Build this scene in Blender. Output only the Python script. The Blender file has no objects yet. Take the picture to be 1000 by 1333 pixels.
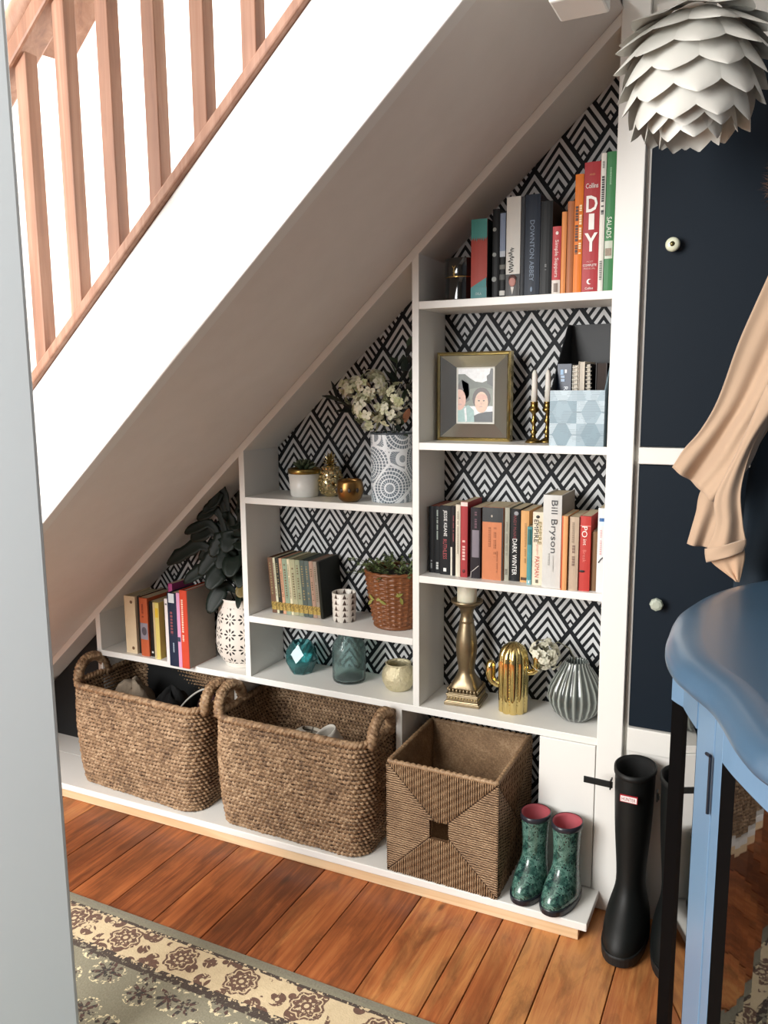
import bpy, math, random
from mathutils import Matrix, Vector
random.seed(7)
SC = bpy.context.scene
COL = SC.collection
PI = math.pi

# ------------------------------------------------------------------ camera
cam_d = bpy.data.cameras.new('camera'); cam = bpy.data.objects.new('camera', cam_d); COL.objects.link(cam)
_yaw, _pit, _rol = 0.4527, -0.1530, -0.0077
cam.matrix_world = (Matrix.Translation((0.8099, -1.8694, 1.2795)) @ Matrix.Rotation(_yaw, 4, 'Z')
                    @ Matrix.Rotation(PI / 2 + _pit, 4, 'X') @ Matrix.Rotation(_rol, 4, 'Z'))
cam_d.sensor_fit = 'HORIZONTAL'; cam_d.sensor_width = 36.0; cam_d.lens = 36.0 * 1.0474
cam_d.clip_start = 0.02
SC.camera = cam

# ------------------------------------------------------------------ world, lights, exposure
W = bpy.data.worlds.new('world'); SC.world = W; W.use_nodes = True
W.node_tree.nodes['Background'].inputs[0].default_value = (0.90, 0.95, 1.0, 1)
W.node_tree.nodes['Background'].inputs[1].default_value = 0.24

def area(name, loc, target, sx, sy, power, col=(1, 1, 1), spread=PI):
    d = bpy.data.lights.new(name, 'AREA'); d.shape = 'RECTANGLE'; d.size = sx; d.size_y = sy; d.energy = power; d.color = col; d.spread = spread
    o = bpy.data.objects.new(name, d); COL.objects.link(o); o.location = loc
    o.rotation_euler = (Vector(target) - Vector(loc)).to_track_quat('-Z', 'Y').to_euler()
    return o
area('window_light', (-1.05, -2.95, 1.72), (-0.15, 0.0, 0.95), 1.3, 1.6, 118, (1.0, 0.985, 0.96))
area('stairwell_fill_light', (-1.25, -0.55, 3.6), (-0.75, -0.25, 1.4), 1.5, 0.5, 60, (1.0, 0.99, 0.97), math.radians(75))  # unseen light added above the stairs to whiten string and wall
SC.view_settings.view_transform = 'Standard'; SC.view_settings.look = 'None'
SC.view_settings.gamma = 1.0; SC.view_settings.use_curve_mapping = False
SC.view_settings.exposure = 0.27
try:
    SC.cycles.use_denoising = True
    SC.cycles.max_bounces = 8
    SC.cycles.sample_clamp_indirect = 6.0
except Exception:
    pass

# ------------------------------------------------------------------ helpers: materials
def lin(c):
    if isinstance(c, str):
        c = c.lstrip('#'); c = [int(c[i:i + 2], 16) / 255 for i in (0, 2, 4)]
    return tuple((x / 12.92 if x <= 0.04045 else ((x + 0.055) / 1.055) ** 2.4) for x in c) + (1.0,)

class NT:
    """small node expression builder"""
    def __init__(s, name):
        s.m = bpy.data.materials.new(name); s.m.use_nodes = True
        s.t = s.m.node_tree; s.b = s.t.nodes['Principled BSDF']
    def n(s, kind, **props):
        x = s.t.nodes.new(kind)
        for k, v in props.items(): setattr(x, k, v)
        return x
    def put(s, sock, v):
        if hasattr(v, 'is_linked') or isinstance(v, bpy.types.NodeSocket): s.t.links.new(v, sock)
        else: sock.default_value = v
    def op(s, o, a, b=0.0, c=None):
        x = s.n('ShaderNodeMath', operation=o); s.put(x.inputs[0], a); s.put(x.inputs[1], b)
        if c is not None: s.put(x.inputs[2], c)
        return x.outputs[0]
    def obj(s):
        return s.n('ShaderNodeTexCoord').outputs['Object']
    def xyz(s, v=None):
        x = s.n('ShaderNodeSeparateXYZ'); s.t.links.new(v if v is not None else s.obj(), x.inputs[0]); return x.outputs
    def comb(s, x, y, z=0.0):
        c = s.n('ShaderNodeCombineXYZ')
        for i, v in enumerate((x, y, z)): s.put(c.inputs[i], v)
        return c.outputs[0]
    def scl(s, v, sc):
        x = s.n('ShaderNodeVectorMath', operation='MULTIPLY'); s.put(x.inputs[0], v); x.inputs[1].default_value = sc; return x.outputs[0]
    def noise(s, scale, vec=None, detail=3.0, rough=0.55, dist=0.0):
        x = s.n('ShaderNodeTexNoise'); x.inputs['Scale'].default_value = scale; x.inputs['Detail'].default_value = detail
        x.inputs['Roughness'].default_value = rough; x.inputs['Distortion'].default_value = dist
        s.t.links.new(vec if vec is not None else s.obj(), x.inputs['Vector']); return x.outputs['Fac']
    def vor(s, scale, vec=None, feature='F1', rnd=1.0):
        x = s.n('ShaderNodeTexVoronoi', feature=feature); x.inputs['Scale'].default_value = scale
        x.inputs['Randomness'].default_value = rnd
        s.t.links.new(vec if vec is not None else s.obj(), x.inputs['Vector']); return x.outputs
    def ramp(s, fac, stops, interp='LINEAR'):
        x = s.n('ShaderNodeValToRGB'); r = x.color_ramp; r.interpolation = interp
        while len(r.elements) > 1: r.elements.remove(r.elements[-1])
        r.elements[0].position, r.elements[0].color = stops[0][0], lin(stops[0][1])
        for p, c in stops[1:]:
            e = r.elements.new(p); e.color = lin(c)
        s.put(x.inputs[0], fac); return x.outputs[0]
    def mix(s, f, a, b):
        x = s.n('ShaderNodeMix', data_type='RGBA'); s.put(x.inputs[0], f)
        s.put(x.inputs[6], a if not isinstance(a, str) else lin(a)); s.put(x.inputs[7], b if not isinstance(b, str) else lin(b))
        return x.outputs[2]
    def set(s, **kw):
        for k, v in kw.items():
            key = {'col': 'Base Color', 'rough': 'Roughness', 'metal': 'Metallic', 'spec': 'Specular IOR Level', 'coat': 'Coat Weight',
                   'trans': 'Transmission Weight', 'ior': 'IOR', 'sheen': 'Sheen Weight', 'alpha': 'Alpha', 'sss': 'Subsurface Weight'}[k]
            if isinstance(v, str): v = lin(v)
            s.put(s.b.inputs[key], v)
        return s
    def bump(s, h, strength=0.3, dist=0.002):
        x = s.n('ShaderNodeBump'); x.inputs['Strength'].default_value = strength; x.inputs['Distance'].default_value = dist
        s.t.links.new(h, x.inputs['Height']); s.t.links.new(x.outputs[0], s.b.inputs['Normal']); return s

_mc = {}
def pm(col, rough=0.5, metal=0.0, var=0.12, scale=30.0, bump=0.0, bscale=None, **kw):
    """plain painted / cloth / metal material with a little procedural variation"""
    key = (str(col), rough, metal, var, scale, bump, bscale, tuple(sorted(kw.items())))
    if key in _mc: return _mc[key]
    t = NT('material'); c = lin(col)
    n = t.noise(scale)
    lo = tuple(max(0, x * (1 - var)) for x in c[:3]) + (1,); hi = tuple(min(1, x * (1 + var)) for x in c[:3]) + (1,)
    t.set(col=t.mix(n, lo, hi), rough=rough, metal=metal, **kw)
    if bump: t.bump(t.noise(bscale or scale * 4), bump)
    _mc[key] = t.m
    return t.m

# ------------------------------------------------------------------ helpers: meshes
class MB:
    def __init__(s): s.v, s.f, s.k = [], [], []
    def add(s, v, f, k=0):
        o = len(s.v); s.v += [tuple(p) for p in v]; s.f += [tuple(i + o for i in q) for q in f]; s.k += [k] * len(f); return s
    def box(s, x0, x1, y0, y1, z0, z1, k=0):
        v = [(x, y, z) for z in (z0, z1) for y in (y0, y1) for x in (x0, x1)]
        return s.add(v, [(0, 2, 3, 1), (4, 5, 7, 6), (0, 1, 5, 4), (2, 6, 7, 3), (0, 4, 6, 2), (1, 3, 7, 5)], k)
    def hexa(s, p, k=0):   # 8 points ordered like box
        return s.add(p, [(0, 2, 3, 1), (4, 5, 7, 6), (0, 1, 5, 4), (2, 6, 7, 3), (0, 4, 6, 2), (1, 3, 7, 5)], k)
    def prism_y(s, poly, y0, y1, k=0):   # polygon in xz (counter-clockwise seen from -y)
        n = len(poly); v = [(x, y0, z) for x, z in poly] + [(x, y1, z) for x, z in poly]
        f = [tuple(range(n)), tuple(range(2 * n - 1, n - 1, -1))] + [(i, i + n, (i + 1) % n + n, (i + 1) % n) for i in range(n)]
        return s.add(v, f, k)
    def prism_z(s, poly, z0, z1, k=0):
        n = len(poly); v = [(x, y, z0) for x, y in poly] + [(x, y, z1) for x, y in poly]
        f = [tuple(range(n - 1, -1, -1)), tuple(range(n, 2 * n))] + [(i, (i + 1) % n, (i + 1) % n + n, i + n) for i in range(n)]
        return s.add(v, f, k)
    def loft(s, rings, closed=True, cap0=False, cap1=False, k=0):
        n = len(rings[0]); v = [p for r in rings for p in r]; f = []
        for a in range(len(rings) - 1):
            for i in range(n if closed else n - 1):
                j = (i + 1) % n; f.append((a * n + i, a * n + j, (a + 1) * n + j, (a + 1) * n + i))
        if cap0: f.append(tuple(range(n - 1, -1, -1)))
        if cap1: f.append(tuple(range((len(rings) - 1) * n, len(rings) * n)))
        return s.add(v, f, k)
    def lathe(s, prof, c=(0, 0, 0), n=32, cap0=True, cap1=False, k=0, fr=None):
        rings = []
        for r, z in prof:
            rings.append([(c[0] + (r * (fr(2 * PI * i / n, z) if fr else 1)) * math.cos(2 * PI * i / n),
                           c[1] + (r * (fr(2 * PI * i / n, z) if fr else 1)) * math.sin(2 * PI * i / n), c[2] + z) for i in range(n)])
        return s.loft(rings, True, cap0, cap1, k)
    def tube(s, path, r, n=8, closed=False, k=0, cap=True):
        P = [Vector(p) for p in path]; rings = []; m = len(P)
        up = Vector((0.13, 0.21, 0.97)).normalized()
        for i in range(m):
            a = P[(i - 1) % m] if (closed or i > 0) else P[i]; b = P[(i + 1) % m] if (closed or i < m - 1) else P[i]
            t = (b - a).normalized(); x = t.cross(up)
            if x.length < 1e-4: x = t.cross(Vector((1, 0, 0)))
            x.normalize(); y = x.cross(t); rr = r[i] if isinstance(r, (list, tuple)) else r
            rings.append([P[i] + x * rr * math.cos(2 * PI * j / n) + y * rr * math.sin(2 * PI * j / n) for j in range(n)])
        if closed: rings.append(rings[0])
        return s.loft(rings, True, cap and not closed, cap and not closed, k)
    def grid(s, fn, nu, nv, k=0):
        v = [fn(i / nu, j / nv) for j in range(nv + 1) for i in range(nu + 1)]
        f = [(j * (nu + 1) + i, j * (nu + 1) + i + 1, (j + 1) * (nu + 1) + i + 1, (j + 1) * (nu + 1) + i) for j in range(nv) for i in range(nu)]
        return s.add(v, f, k)
    def ball(s, c, r, n=12, m=8, k=0):
        rx, ry, rz = r if isinstance(r, (tuple, list)) else (r, r, r)
        rings = [[(c[0] + rx * math.sin(PI * (a + .02) / (m + .04)) * math.cos(2 * PI * i / n), c[1] + ry * math.sin(PI * (a + .02) / (m + .04)) * math.sin(2 * PI * i / n),
                   c[2] - rz * math.cos(PI * (a + .02) / (m + .04))) for i in range(n)] for a in range(m + 1)]
        return s.loft(rings, True, True, True, k)
    def mesh(s, mats, smooth=False, off=(0, 0, 0)):
        me = bpy.data.meshes.new('mesh')
        me.from_pydata([(p[0] - off[0], p[1] - off[1], p[2] - off[2]) for p in s.v], [], s.f)
        for m in (mats if isinstance(mats, (list, tuple)) else [mats]): me.materials.append(m)
        if any(s.k): me.polygons.foreach_set('material_index', s.k)
        if smooth: me.polygons.foreach_set('use_smooth', [True] * len(me.polygons))
        me.update(); return me
    def build(s, name, mats, parent=None, smooth=False, bevel=0.0, seg=2, solid=0.0, sub=0, local=False, angle=None):
        """vertices are in world space unless local; parents are unrotated when world space is used"""
        off = (0, 0, 0)
        if parent is not None and not local: off = tuple(wloc(parent))
        o = bpy.data.objects.new(name, s.mesh(mats, smooth, off)); COL.objects.link(o)
        if parent is not None: o.parent = parent
        if solid:
            m = o.modifiers.new('solid', 'SOLIDIFY'); m.thickness = solid; m.offset = 0
        if bevel:
            m = o.modifiers.new('bevel', 'BEVEL'); m.width = bevel; m.segments = seg; m.limit_method = 'ANGLE'; m.angle_limit = 0.6
        if sub:
            m = o.modifiers.new('sub', 'SUBSURF'); m.levels = sub; m.render_levels = sub
        return o

def wloc(o):
    v = Vector(o.location)
    while o.parent: o = o.parent; v += o.location
    return v
def tag(o, label, cat, group=None, kind=None):
    if label: o['label'] = label
    if cat: o['category'] = cat
    if group: o['group'] = group
    if kind: o['kind'] = kind
    return o
def thing(name, label, cat, loc=(0, 0, 0), rz=0.0, group=None):
    o = bpy.data.objects.new(name, None); COL.objects.link(o); o.location = loc; o.rotation_euler = (0, 0, rz); o.empty_display_size = 0.05
    return tag(o, label, cat, group)
def struct(o): o['kind'] = 'structure'; return o

_texts = []
def text(name, s, parent, mat, pos, length, height, vertical=True, font_rot=None, up=False):
    """lettering lying on a surface that faces -Y: vertical text reads downwards (upwards when up)"""
    c = bpy.data.curves.new('lettering', 'FONT'); c.body = s; c.size = 1.0; c.align_x = 'CENTER'; c.align_y = 'CENTER'; c.extrude = 0.0; c.resolution_u = 2
    c.materials.append(mat)
    o = bpy.data.objects.new(name, c); COL.objects.link(o); o.parent = parent; o.location = pos
    if vertical and not up: M = Matrix(((0, 1, 0), (0, 0, -1), (-1, 0, 0)))
    elif vertical: M = Matrix(((0, -1, 0), (0, 0, -1), (1, 0, 0)))
    else: M = Matrix(((1, 0, 0), (0, 0, -1), (0, 1, 0)))
    o.rotation_euler = M.to_euler()
    _texts.append((o, length, height)); return o

# ------------------------------------------------------------------ shared materials
def paint(col, rough=0.42, bump=0.06, spec=0.5):
    t = NT('paint'); c = lin(col); n = t.noise(2.2, detail=4); n2 = t.noise(60)
    t.set(col=t.mix(n, tuple(x * 0.95 for x in c[:3]) + (1,), c), rough=rough, spec=spec)
    return t.bump(n2, bump, 0.001).m
M_white = paint('#ecebe6', 0.38)
M_white2 = paint('#e6e4de', 0.5)
M_wall = paint('#f0efea', 0.7)
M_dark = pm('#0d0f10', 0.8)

def wood(name, cols, axis=1, scale=1.0, rough=0.4, per_object=0.0, knots=True, coat=0.0, worn=False):
    t = NT(name); p = t.obj(); sc = [(62 if worn else 34) * scale] * 3; sc[axis] = (2.6 if worn else 1.6) * scale
    info = t.n('ShaderNodeObjectInfo').outputs['Random']
    add = t.n('ShaderNodeVectorMath', operation='ADD'); t.t.links.new(p, add.inputs[0]); t.t.links.new(t.comb(t.op('MULTIPLY', info, 7.0), t.op('MULTIPLY', info, 13.0), 0.0), add.inputs[1])
    v = t.scl(add.outputs[0], sc)
    g = t.noise(1.0, v, 8.0 if worn else 5.0, 0.68 if worn else 0.6, 1.0)
    big = t.noise(3.5 * scale, add.outputs[0], 3.0)
    f = t.op('ADD', t.op('MULTIPLY', g, 0.62), t.op('MULTIPLY', big, 0.38))
    if per_object: f = t.op('ADD', f, t.op('MULTIPLY', t.op('SUBTRACT', info, 0.5), per_object))
    c = t.ramp(f, [(0.30, cols[0]), (0.48, cols[1]), (0.66, cols[2])])
    if knots:
        ksc = [7.0 * scale] * 3; ksc[axis] = 3.2 * scale
        k = t.vor(1.0, t.scl(add.outputs[0], ksc))['Distance']
        c = t.mix(t.ramp(k, [(0.05, '#ffffff'), (0.12, '#000000')]), c, cols[3])
    if worn:
        st1 = t.noise(9.0, t.scl(add.outputs[0], (1.6, .45, 1)), 6.0, 0.65, 0.6); c = t.mix(t.ramp(st1, [(.47, '#000000'), (.64, '#c8c8c8')]), c, '#55301c')
        st2 = t.noise(26.0, t.scl(add.outputs[0], (1.0, .7, 1)), 5.0, 0.7); c = t.mix(t.ramp(st2, [(.66, '#000000'), (.76, '#8a8a8a')]), c, '#d0a47a')
        st3 = t.vor(1.0, t.scl(add.outputs[0], (9.0, 4.0, 1)))['Distance']; c = t.mix(t.ramp(st3, [(.04, '#d0d0d0'), (.09, '#000000')]), c, '#2f170b')
    t.set(col=c, rough=t.op('ADD', rough, t.op('MULTIPLY', big, 0.12)), coat=coat)
    return t.bump(g, 0.15, 0.0015).m
M_floor = wood('floorboard_wood', ['#6d381e', '#a96035', '#c98b52', '#3c1f10'], 1, 1.0, 0.34, 0.30, True, 0.0, True)
M_pine = wood('pine', ['#c9a57c', '#dcbb92', '#e8cfa9', '#9a6d44'], 0, 1.0, 0.5)
M_stairwood = wood('stair_wood', ['#74503f', '#946a54', '#ad8670', '#6a4536'], 2, 1.0, 0.45, 0.1, False)

# wallpaper: rhombus lattice filled with nested chevrons
def wallpaper():
    t = NT('chevron_wallpaper'); x, y, z = t.xyz()
    Wd, H, x0, z0 = 0.12, 0.166, 0.115, 1.063
    X = t.op('DIVIDE', t.op('SUBTRACT', x, x0), Wd); Z = t.op('DIVIDE', t.op('SUBTRACT', z, z0), -H)
    a = t.op('FRACT', t.op('ADD', t.op('ADD', Z, X), 40.0)); b = t.op('FRACT', t.op('ADD', t.op('SUBTRACT', Z, X), 40.0))
    mn = t.op('MINIMUM', a, b); mx = t.op('MAXIMUM', a, b)
    st = t.op('GREATER_THAN', t.op('FRACT', t.op('MULTIPLY', t.op('ADD', mn, 0.012), 6.0)), 0.47)
    inside = t.op('LESS_THAN', mx, 0.955)
    tip = t.op('MULTIPLY', t.op('GREATER_THAN', mn, 0.875), t.op('LESS_THAN', mx, 0.965))
    w = t.op('MAXIMUM', t.op('MULTIPLY', t.op('MULTIPLY', st, inside), t.op('LESS_THAN', mn, 0.875)), tip)
    n = t.noise(40)
    t.set(spec=.25, col=t.mix(w, '#12161b', t.mix(n, '#c3c6c8', '#cfd1d2')), rough=0.6)
    return t.m
M_paper = wallpaper()

# ------------------------------------------------------------------ setting
fl = thing('floor', None, None); struct(fl)
MB().box(-2.4, 2.2, -3.6, 0.9, -0.06, -0.012).build('subfloor', pm('#1a0f08', 0.9), fl)
seams = [-2.4, -2.13, -1.99, -1.85, -1.71, -1.57, -1.43, -1.29, -1.165, -1.03, -0.895, -0.76, -0.628, -0.487, -0.341, -0.212, -0.081, 0.069, 0.217, 0.283, 0.355, 0.422, 0.56, 0.70, 0.84, 0.98, 1.12, 1.26, 1.4, 1.54, 1.68, 1.82, 1.96, 2.2]
for i in range(len(seams) - 1):
    g = 0.0013; dz = random.uniform(-0.0012, 0.0)
    xm = (seams[i] + seams[i + 1]) / 2
    o = MB().box(seams[i] + g - xm, seams[i + 1] - g - xm, -3.6, 0.16, -0.012, dz).build('plank', M_floor, fl, bevel=0.0012, local=True)
    o.location = (xm, 0, 0)

wb = MB().box(-2.4, 0.535, 0.185, 0.30, 0.0, 3.4).build('wall_back', M_wall); struct(wb)
struct(MB().box(0.535, 2.2, 0.02, 0.12, 1.962, 3.0).build('wall_right', M_white2))
struct(MB().prism_z([(0.56, 0.02), (0.56, -0.64), (-2.4, -0.64), (-2.4, -3.7), (1.75, -3.7), (1.75, 0.02)], 2.55, 2.62).build('ceiling', M_wall))
struct(MB().box(-2.4, -2.3, -3.7, 0.19, 0.0, 3.4).build('wall_left', M_wall))
struct(MB().box(1.62, 1.72, -3.6, 0.02, 0.0, 2.55).build('wall_side', paint('#4e535a', 0.6)))
struct(MB().box(0.1, 1.72, -3.7, -3.6, 0.0, 2.62).build('wall_front', paint('#8f8d89', 0.6)))

# slope lines
def s_trim(x): return 1.6023 + 0.919 * x            # lower face of the sloping top board
def s_sof(x): return s_trim(x) + 0.028              # upper face of that board / plaster at y = 0
def s_str(x): return 1.609 + 0.8905 * x             # bottom of the outer string
def s_top(x): return 1.917 + 0.8905 * x             # top of the outer string

# ------------------------------------------------------------------ staircase
st = thing('staircase', 'white staircase with bare wooden balusters rising over the bookcase', 'staircase', (-0.5, -0.3, 1.4))
xa, xb = -1.62, 0.60
M_string = paint('#f4f3f0', 0.45)
MB().prism_y([(xa, s_str(xa)), (xb, s_str(xb)), (xb, s_top(xb)), (xa, s_top(xa))], -0.555, -0.520).build('outer_string', M_string, st, bevel=0.003)
sof = MB()
plaster = NT('plaster'); pn = plaster.noise(3.0, detail=5); pn2 = plaster.noise(14.0, detail=4)
plaster.set(col=plaster.mix(plaster.op('MULTIPLY', pn, pn2), '#f1ede9', '#dcd7d1'), rough=0.8); plaster.bump(pn2, 0.25, 0.004)
xs = [xa + (0.47 - xa) * i / 24 for i in range(25)]
sof.loft([[(x, -0.522, s_str(x) + 0.012) for x in xs], [(x, -0.35, s_str(x) * 0.6 + s_sof(x) * 0.4 + 0.006) for x in xs], [(x, 0.0, s_sof(x)) for x in xs], [(x, 0.183, s_sof(x) + 0.0) for x in xs],
          [(x, 0.183, s_sof(x) + 0.03) for x in xs], [(x, -0.522, s_str(x) + 0.04) for x in xs]], closed=False)
sof.build('soffit', plaster.m, st, smooth=False)
MB().hexa([(xa, -0.568, s_top(xa)), (xb, -0.568, s_top(xb)), (xa, -0.505, s_top(xa)), (xb, -0.505, s_top(xb)),
           (xa, -0.568, s_top(xa) + 0.028), (xb, -0.568, s_top(xb) + 0.028), (xa, -0.505, s_top(xa) + 0.028), (xb, -0.505, s_top(xb) + 0.028)]).build('base_rail', M_stairwood, st, bevel=0.004)
def s_hr(x): return 2.068 + 0.88 * (x + 0.579)
MB().hexa([(xa, -0.566, s_hr(xa)), (-0.2, -0.566, s_hr(-0.2)), (xa, -0.506, s_hr(xa)), (-0.2, -0.506, s_hr(-0.2)),
           (xa, -0.566, s_hr(xa) + 0.05), (-0.2, -0.566, s_hr(-0.2) + 0.05), (xa, -0.506, s_hr(xa) + 0.05), (-0.2, -0.506, s_hr(-0.2) + 0.05)]).build('handrail', M_stairwood, st, bevel=0.006)
MB().tube([(xa, -0.536, s_hr(xa) + 0.085), (-0.2, -0.536, s_hr(-0.2) + 0.085)], 0.036, 14).build('handrail_cap', M_stairwood, st, smooth=True)
MB().hexa([(-0.70, -0.50, 2.008), (-0.30, -0.50, 2.40), (-0.675, -0.415, 2.008), (-0.275, -0.415, 2.40),
           (-0.70, -0.50, 2.10), (-0.30, -0.50, 2.50), (-0.675, -0.415, 2.10), (-0.275, -0.415, 2.50)]).build('rail_board', M_stairwood, st, bevel=0.003)
for i in range(12):
    xr = -1.137 + 0.1172 * i; x0 = xr - 0.033
    zt = (lambda x: s_hr(x) + 0.012) if xr < -0.2 else (lambda x: 2.068 + 0.88 * (x + 0.579))
    MB().hexa([(x0, -0.552, s_top(x0) + 0.024), (xr, -0.552, s_top(xr) + 0.024), (x0, -0.519, s_top(x0) + 0.024), (xr, -0.519, s_top(xr) + 0.024),
               (x0, -0.552, zt(x0)), (xr, -0.552, zt(xr)), (x0, -0.519, zt(x0)), (xr, -0.519, zt(xr))]).build('baluster', M_stairwood, st, bevel=0.002)
for i in range(9):
    x = -1.55 + 0.222 * i; z = s_str(x) + 0.275
    MB().box(x, x + 0.222, -0.515, 0.18, z - 0.022, z).build('tread', M_white2, st)
    MB().box(x, x + 0.012, -0.515, 0.18, z - 0.19, z - 0.022).build('riser', M_white2, st)
MB().box(0.462, 0.540, -0.575, -0.498, 1.852, 2.55).build('newel_post', M_white, st, bevel=0.004)

# ------------------------------------------------------------------ built-in bookcase
bc = thing('bookcase', 'white built-in bookcase fitted under the sloping stairs with open shelves', 'bookcase', (-0.3, 0.09, 0.0))
At, Bt, Ct, Dt, Et, Ft, Pt = 1.4891, 1.1426, .7981, .9754, .6262, .4415, .050
TH = 0.0185; D = 0.178
def shelf(x0, x1, zt): return MB().box(x0, x1, 0.0, D, zt - TH, zt).build('shelf', M_white, bc, bevel=0.0012)
for z in (At, Bt, Ct): shelf(0.0, 0.4664, z)
for z in (Dt, Et): shelf(-0.5398, -0.0184, z)
shelf(-1.1487, 0.4664, Ft)
def upright(x0, x1, z0): return MB().prism_y([(x0, z0), (x1, z0), (x1, s_trim(x1) + .002), (x0, s_trim(x0) + .002)], 0.0005, D).build('upright', M_white, bc, bevel=0.0012)
upright(-0.0184, 0.0, Ft); upright(-0.5582, -0.5398, Ft); upright(-1.1487, -1.1291, Ft)
MB().box(0.4664, 0.526, -0.004, D, 0.0, 2.5).build('side_panel', M_white, bc, bevel=0.002)
for x0, x1 in ((-0.069, -0.051), (-0.604, -0.584), (-1.1487, -1.1291)):
    MB().box(x0, x1, 0.001, D, Pt, Ft - TH).build('divider', M_white, bc, bevel=0.001)
xl, xr = -1.45, 0.4664
MB().hexa([(xl, 0.0, s_trim(xl)), (xr, 0.0, s_trim(xr)), (xl, D, s_trim(xl)), (xr, D, s_trim(xr)),
           (xl, 0.0, s_sof(xl) - .001), (xr, 0.0, s_sof(xr) - .001), (xl, D, s_sof(xl) - .001), (xr, D, s_sof(xr) - .001)]).build('sloping_top', M_white, bc, bevel=0.001)
MB().prism_y([(-1.20, Pt), (0.4664, Pt), (0.4664, s_trim(0.4664)), (-1.20, s_trim(-1.2))], D + .0006, D + 0.004).build('wallpaper', M_paper, bc)
MB().box(0.3275, 0.4645, -0.0035, 0.0135, Pt + .001, Ft - TH - .001).build('blanking_panel', M_white, bc, bevel=0.0015)
MB().box(0.3275, 0.3455, 0.0135, D, Pt, Ft - TH).build('divider', M_white, bc)
yf0, yf1 = -0.172, -0.146
MB().hexa([(-1.60, yf0 - .004, Pt - .020), (0.4845, yf1, Pt - .020), (-1.60, -0.0042, Pt - .020), (0.4845, -0.0042, Pt - .020),
           (-1.60, yf0 - .004, Pt), (0.4845, yf1, Pt), (-1.60, -0.0042, Pt), (0.4845, -0.0042, Pt)]).build('base_board', M_white, bc, bevel=0.002)
MB().hexa([(-1.60, yf0 + .004, 0.0), (0.464, yf1 + .006, 0.0), (-1.60, yf0 + .03, 0.0), (0.464, yf1 + .03, 0.0),
           (-1.60, yf0 + .004, Pt - .020), (0.464, yf1 + .006, Pt - .020), (-1.60, yf0 + .03, Pt - .020), (0.464, yf1 + .03, Pt - .020)]).build('plinth', M_pine, bc, bevel=0.001)
MB().box(-1.60, 0.4664, -0.004, D, Pt - .020, Pt).build('base_back', M_white, bc)
MB().prism_y([(-1.62, Pt), (-1.1487, Pt), (-1.1487, s_trim(-1.1487) - .002), (-1.62, s_trim(-1.62) - .002)], 0.10, D).build('recess_shade_panel', M_dark, bc)  # black panel standing in for the shade of the leftmost opening
MB().box(-1.129, -0.604, 0.172, D + .0004, Pt, Ft - TH).build('recess_shade_panel', M_dark, bc)  # black sheet over the wallpaper, painted as the shade behind the basket
MB().box(-1.66, -1.62, -0.17, 0.18, 0.0, 0.14).build('recess_shade_panel', M_dark, bc)

# ------------------------------------------------------------------ cupboard to the right
cp = thing('cupboard', 'tall white framed cupboard with two navy doors beside the bookcase', 'cupboard', (0.9, 0.05, 0.0))
M_navy = paint('#131d27', 0.6, 0.12, 0.15)
xc0, xc1 = 0.536, 1.55
MB().box(0.5265, 0.5365, 0.016, 0.12, 0.0, 2.5).build('frame_stile', M_white2, cp, bevel=.001)
MB().box(xc0, xc1, 0.004, 0.10, 1.106, 1.1435).build('rail', M_white2, cp, bevel=.002)
MB().box(xc0, xc1, 0.002, 0.10, 0.423, 0.4815).build('rail', M_white2, cp, bevel=.002)
MB().box(xc0, xc1, 0.010, 0.10, 0.0, 0.421).build('bottom_panel', M_white2, cp, bevel=.002)
MB().box(xc0, xc1, 0.004, 0.10, 1.958, 2.06).build('rail', M_white2, cp, bevel=.002)
M_glassknob = NT('knob_glass').set(col='#cfd8c8', rough=0.08, trans=0.35, ior=1.5).m
for z0, z1, kx, kz, kc, lab in ((1.1455, 1.956, 0.590, 1.575, '#d9dcc2', 'cream ceramic knob with a brass centre'), (0.4835, 1.104, 0.590, 0.790, '#a9c2bd', 'faceted clear glass knob')):
    d = MB().box(xc0 + .0015, xc1, 0.009, 0.030, z0, z1).build('door', M_navy, cp, bevel=.002)
    kn = MB(); o = bpy.data.objects.new('knob', None)
    prof = [(0.006, 0.0), (0.006, 0.010), (0.0135, 0.014), (0.0155, 0.020), (0.0135, 0.026), (0.008, 0.029), (0.0, 0.0292)]
    seg = 24 if z0 > 1 else 8
    kn.loft([[(kx + r * math.cos(2 * PI * i / seg), 0.009 - h, kz + r * math.sin(2 * PI * i / seg)) for i in range(seg)] for r, h in prof], True, False, False)
    ko = kn.build('knob', pm(kc, 0.12, coat=1.0) if z0 > 1 else M_glassknob, d, smooth=z0 > 1); ko['label'] = lab
    ks = MB()
    if z0 > 1:
        ks.loft([[(kx + r * math.cos(2 * PI * i / 10), 0.009 - h, kz + r * math.sin(2 * PI * i / 10)) for i in range(10)] for r, h in ((0.0055, .028), (0.005, .0305), (0.001, .031))], True, False, True, 1)
        ks.build('knob_stud', [pm('#5d5433', 0.3, 0.8)] * 2, d, smooth=True)

# ------------------------------------------------------------------ painted door jamb at the left
dr = MB()
a = Vector((-0.312, -0.90, 0)); dv0 = Vector((-0.62, -0.78, 0)).normalized() * 0.26; nn = Vector((-0.88, 0.48, 0)) * 0.05
pts = []
for z in (0.0125, 2.35):
    for q in (a, a + dv0, a + nn, a + dv0 + nn): pts.append((q.x, q.y, z))
dr.hexa(pts)
struct(dr.build('trim_1', paint('#bcc4c8', 0.5), bevel=0.006))

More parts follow.
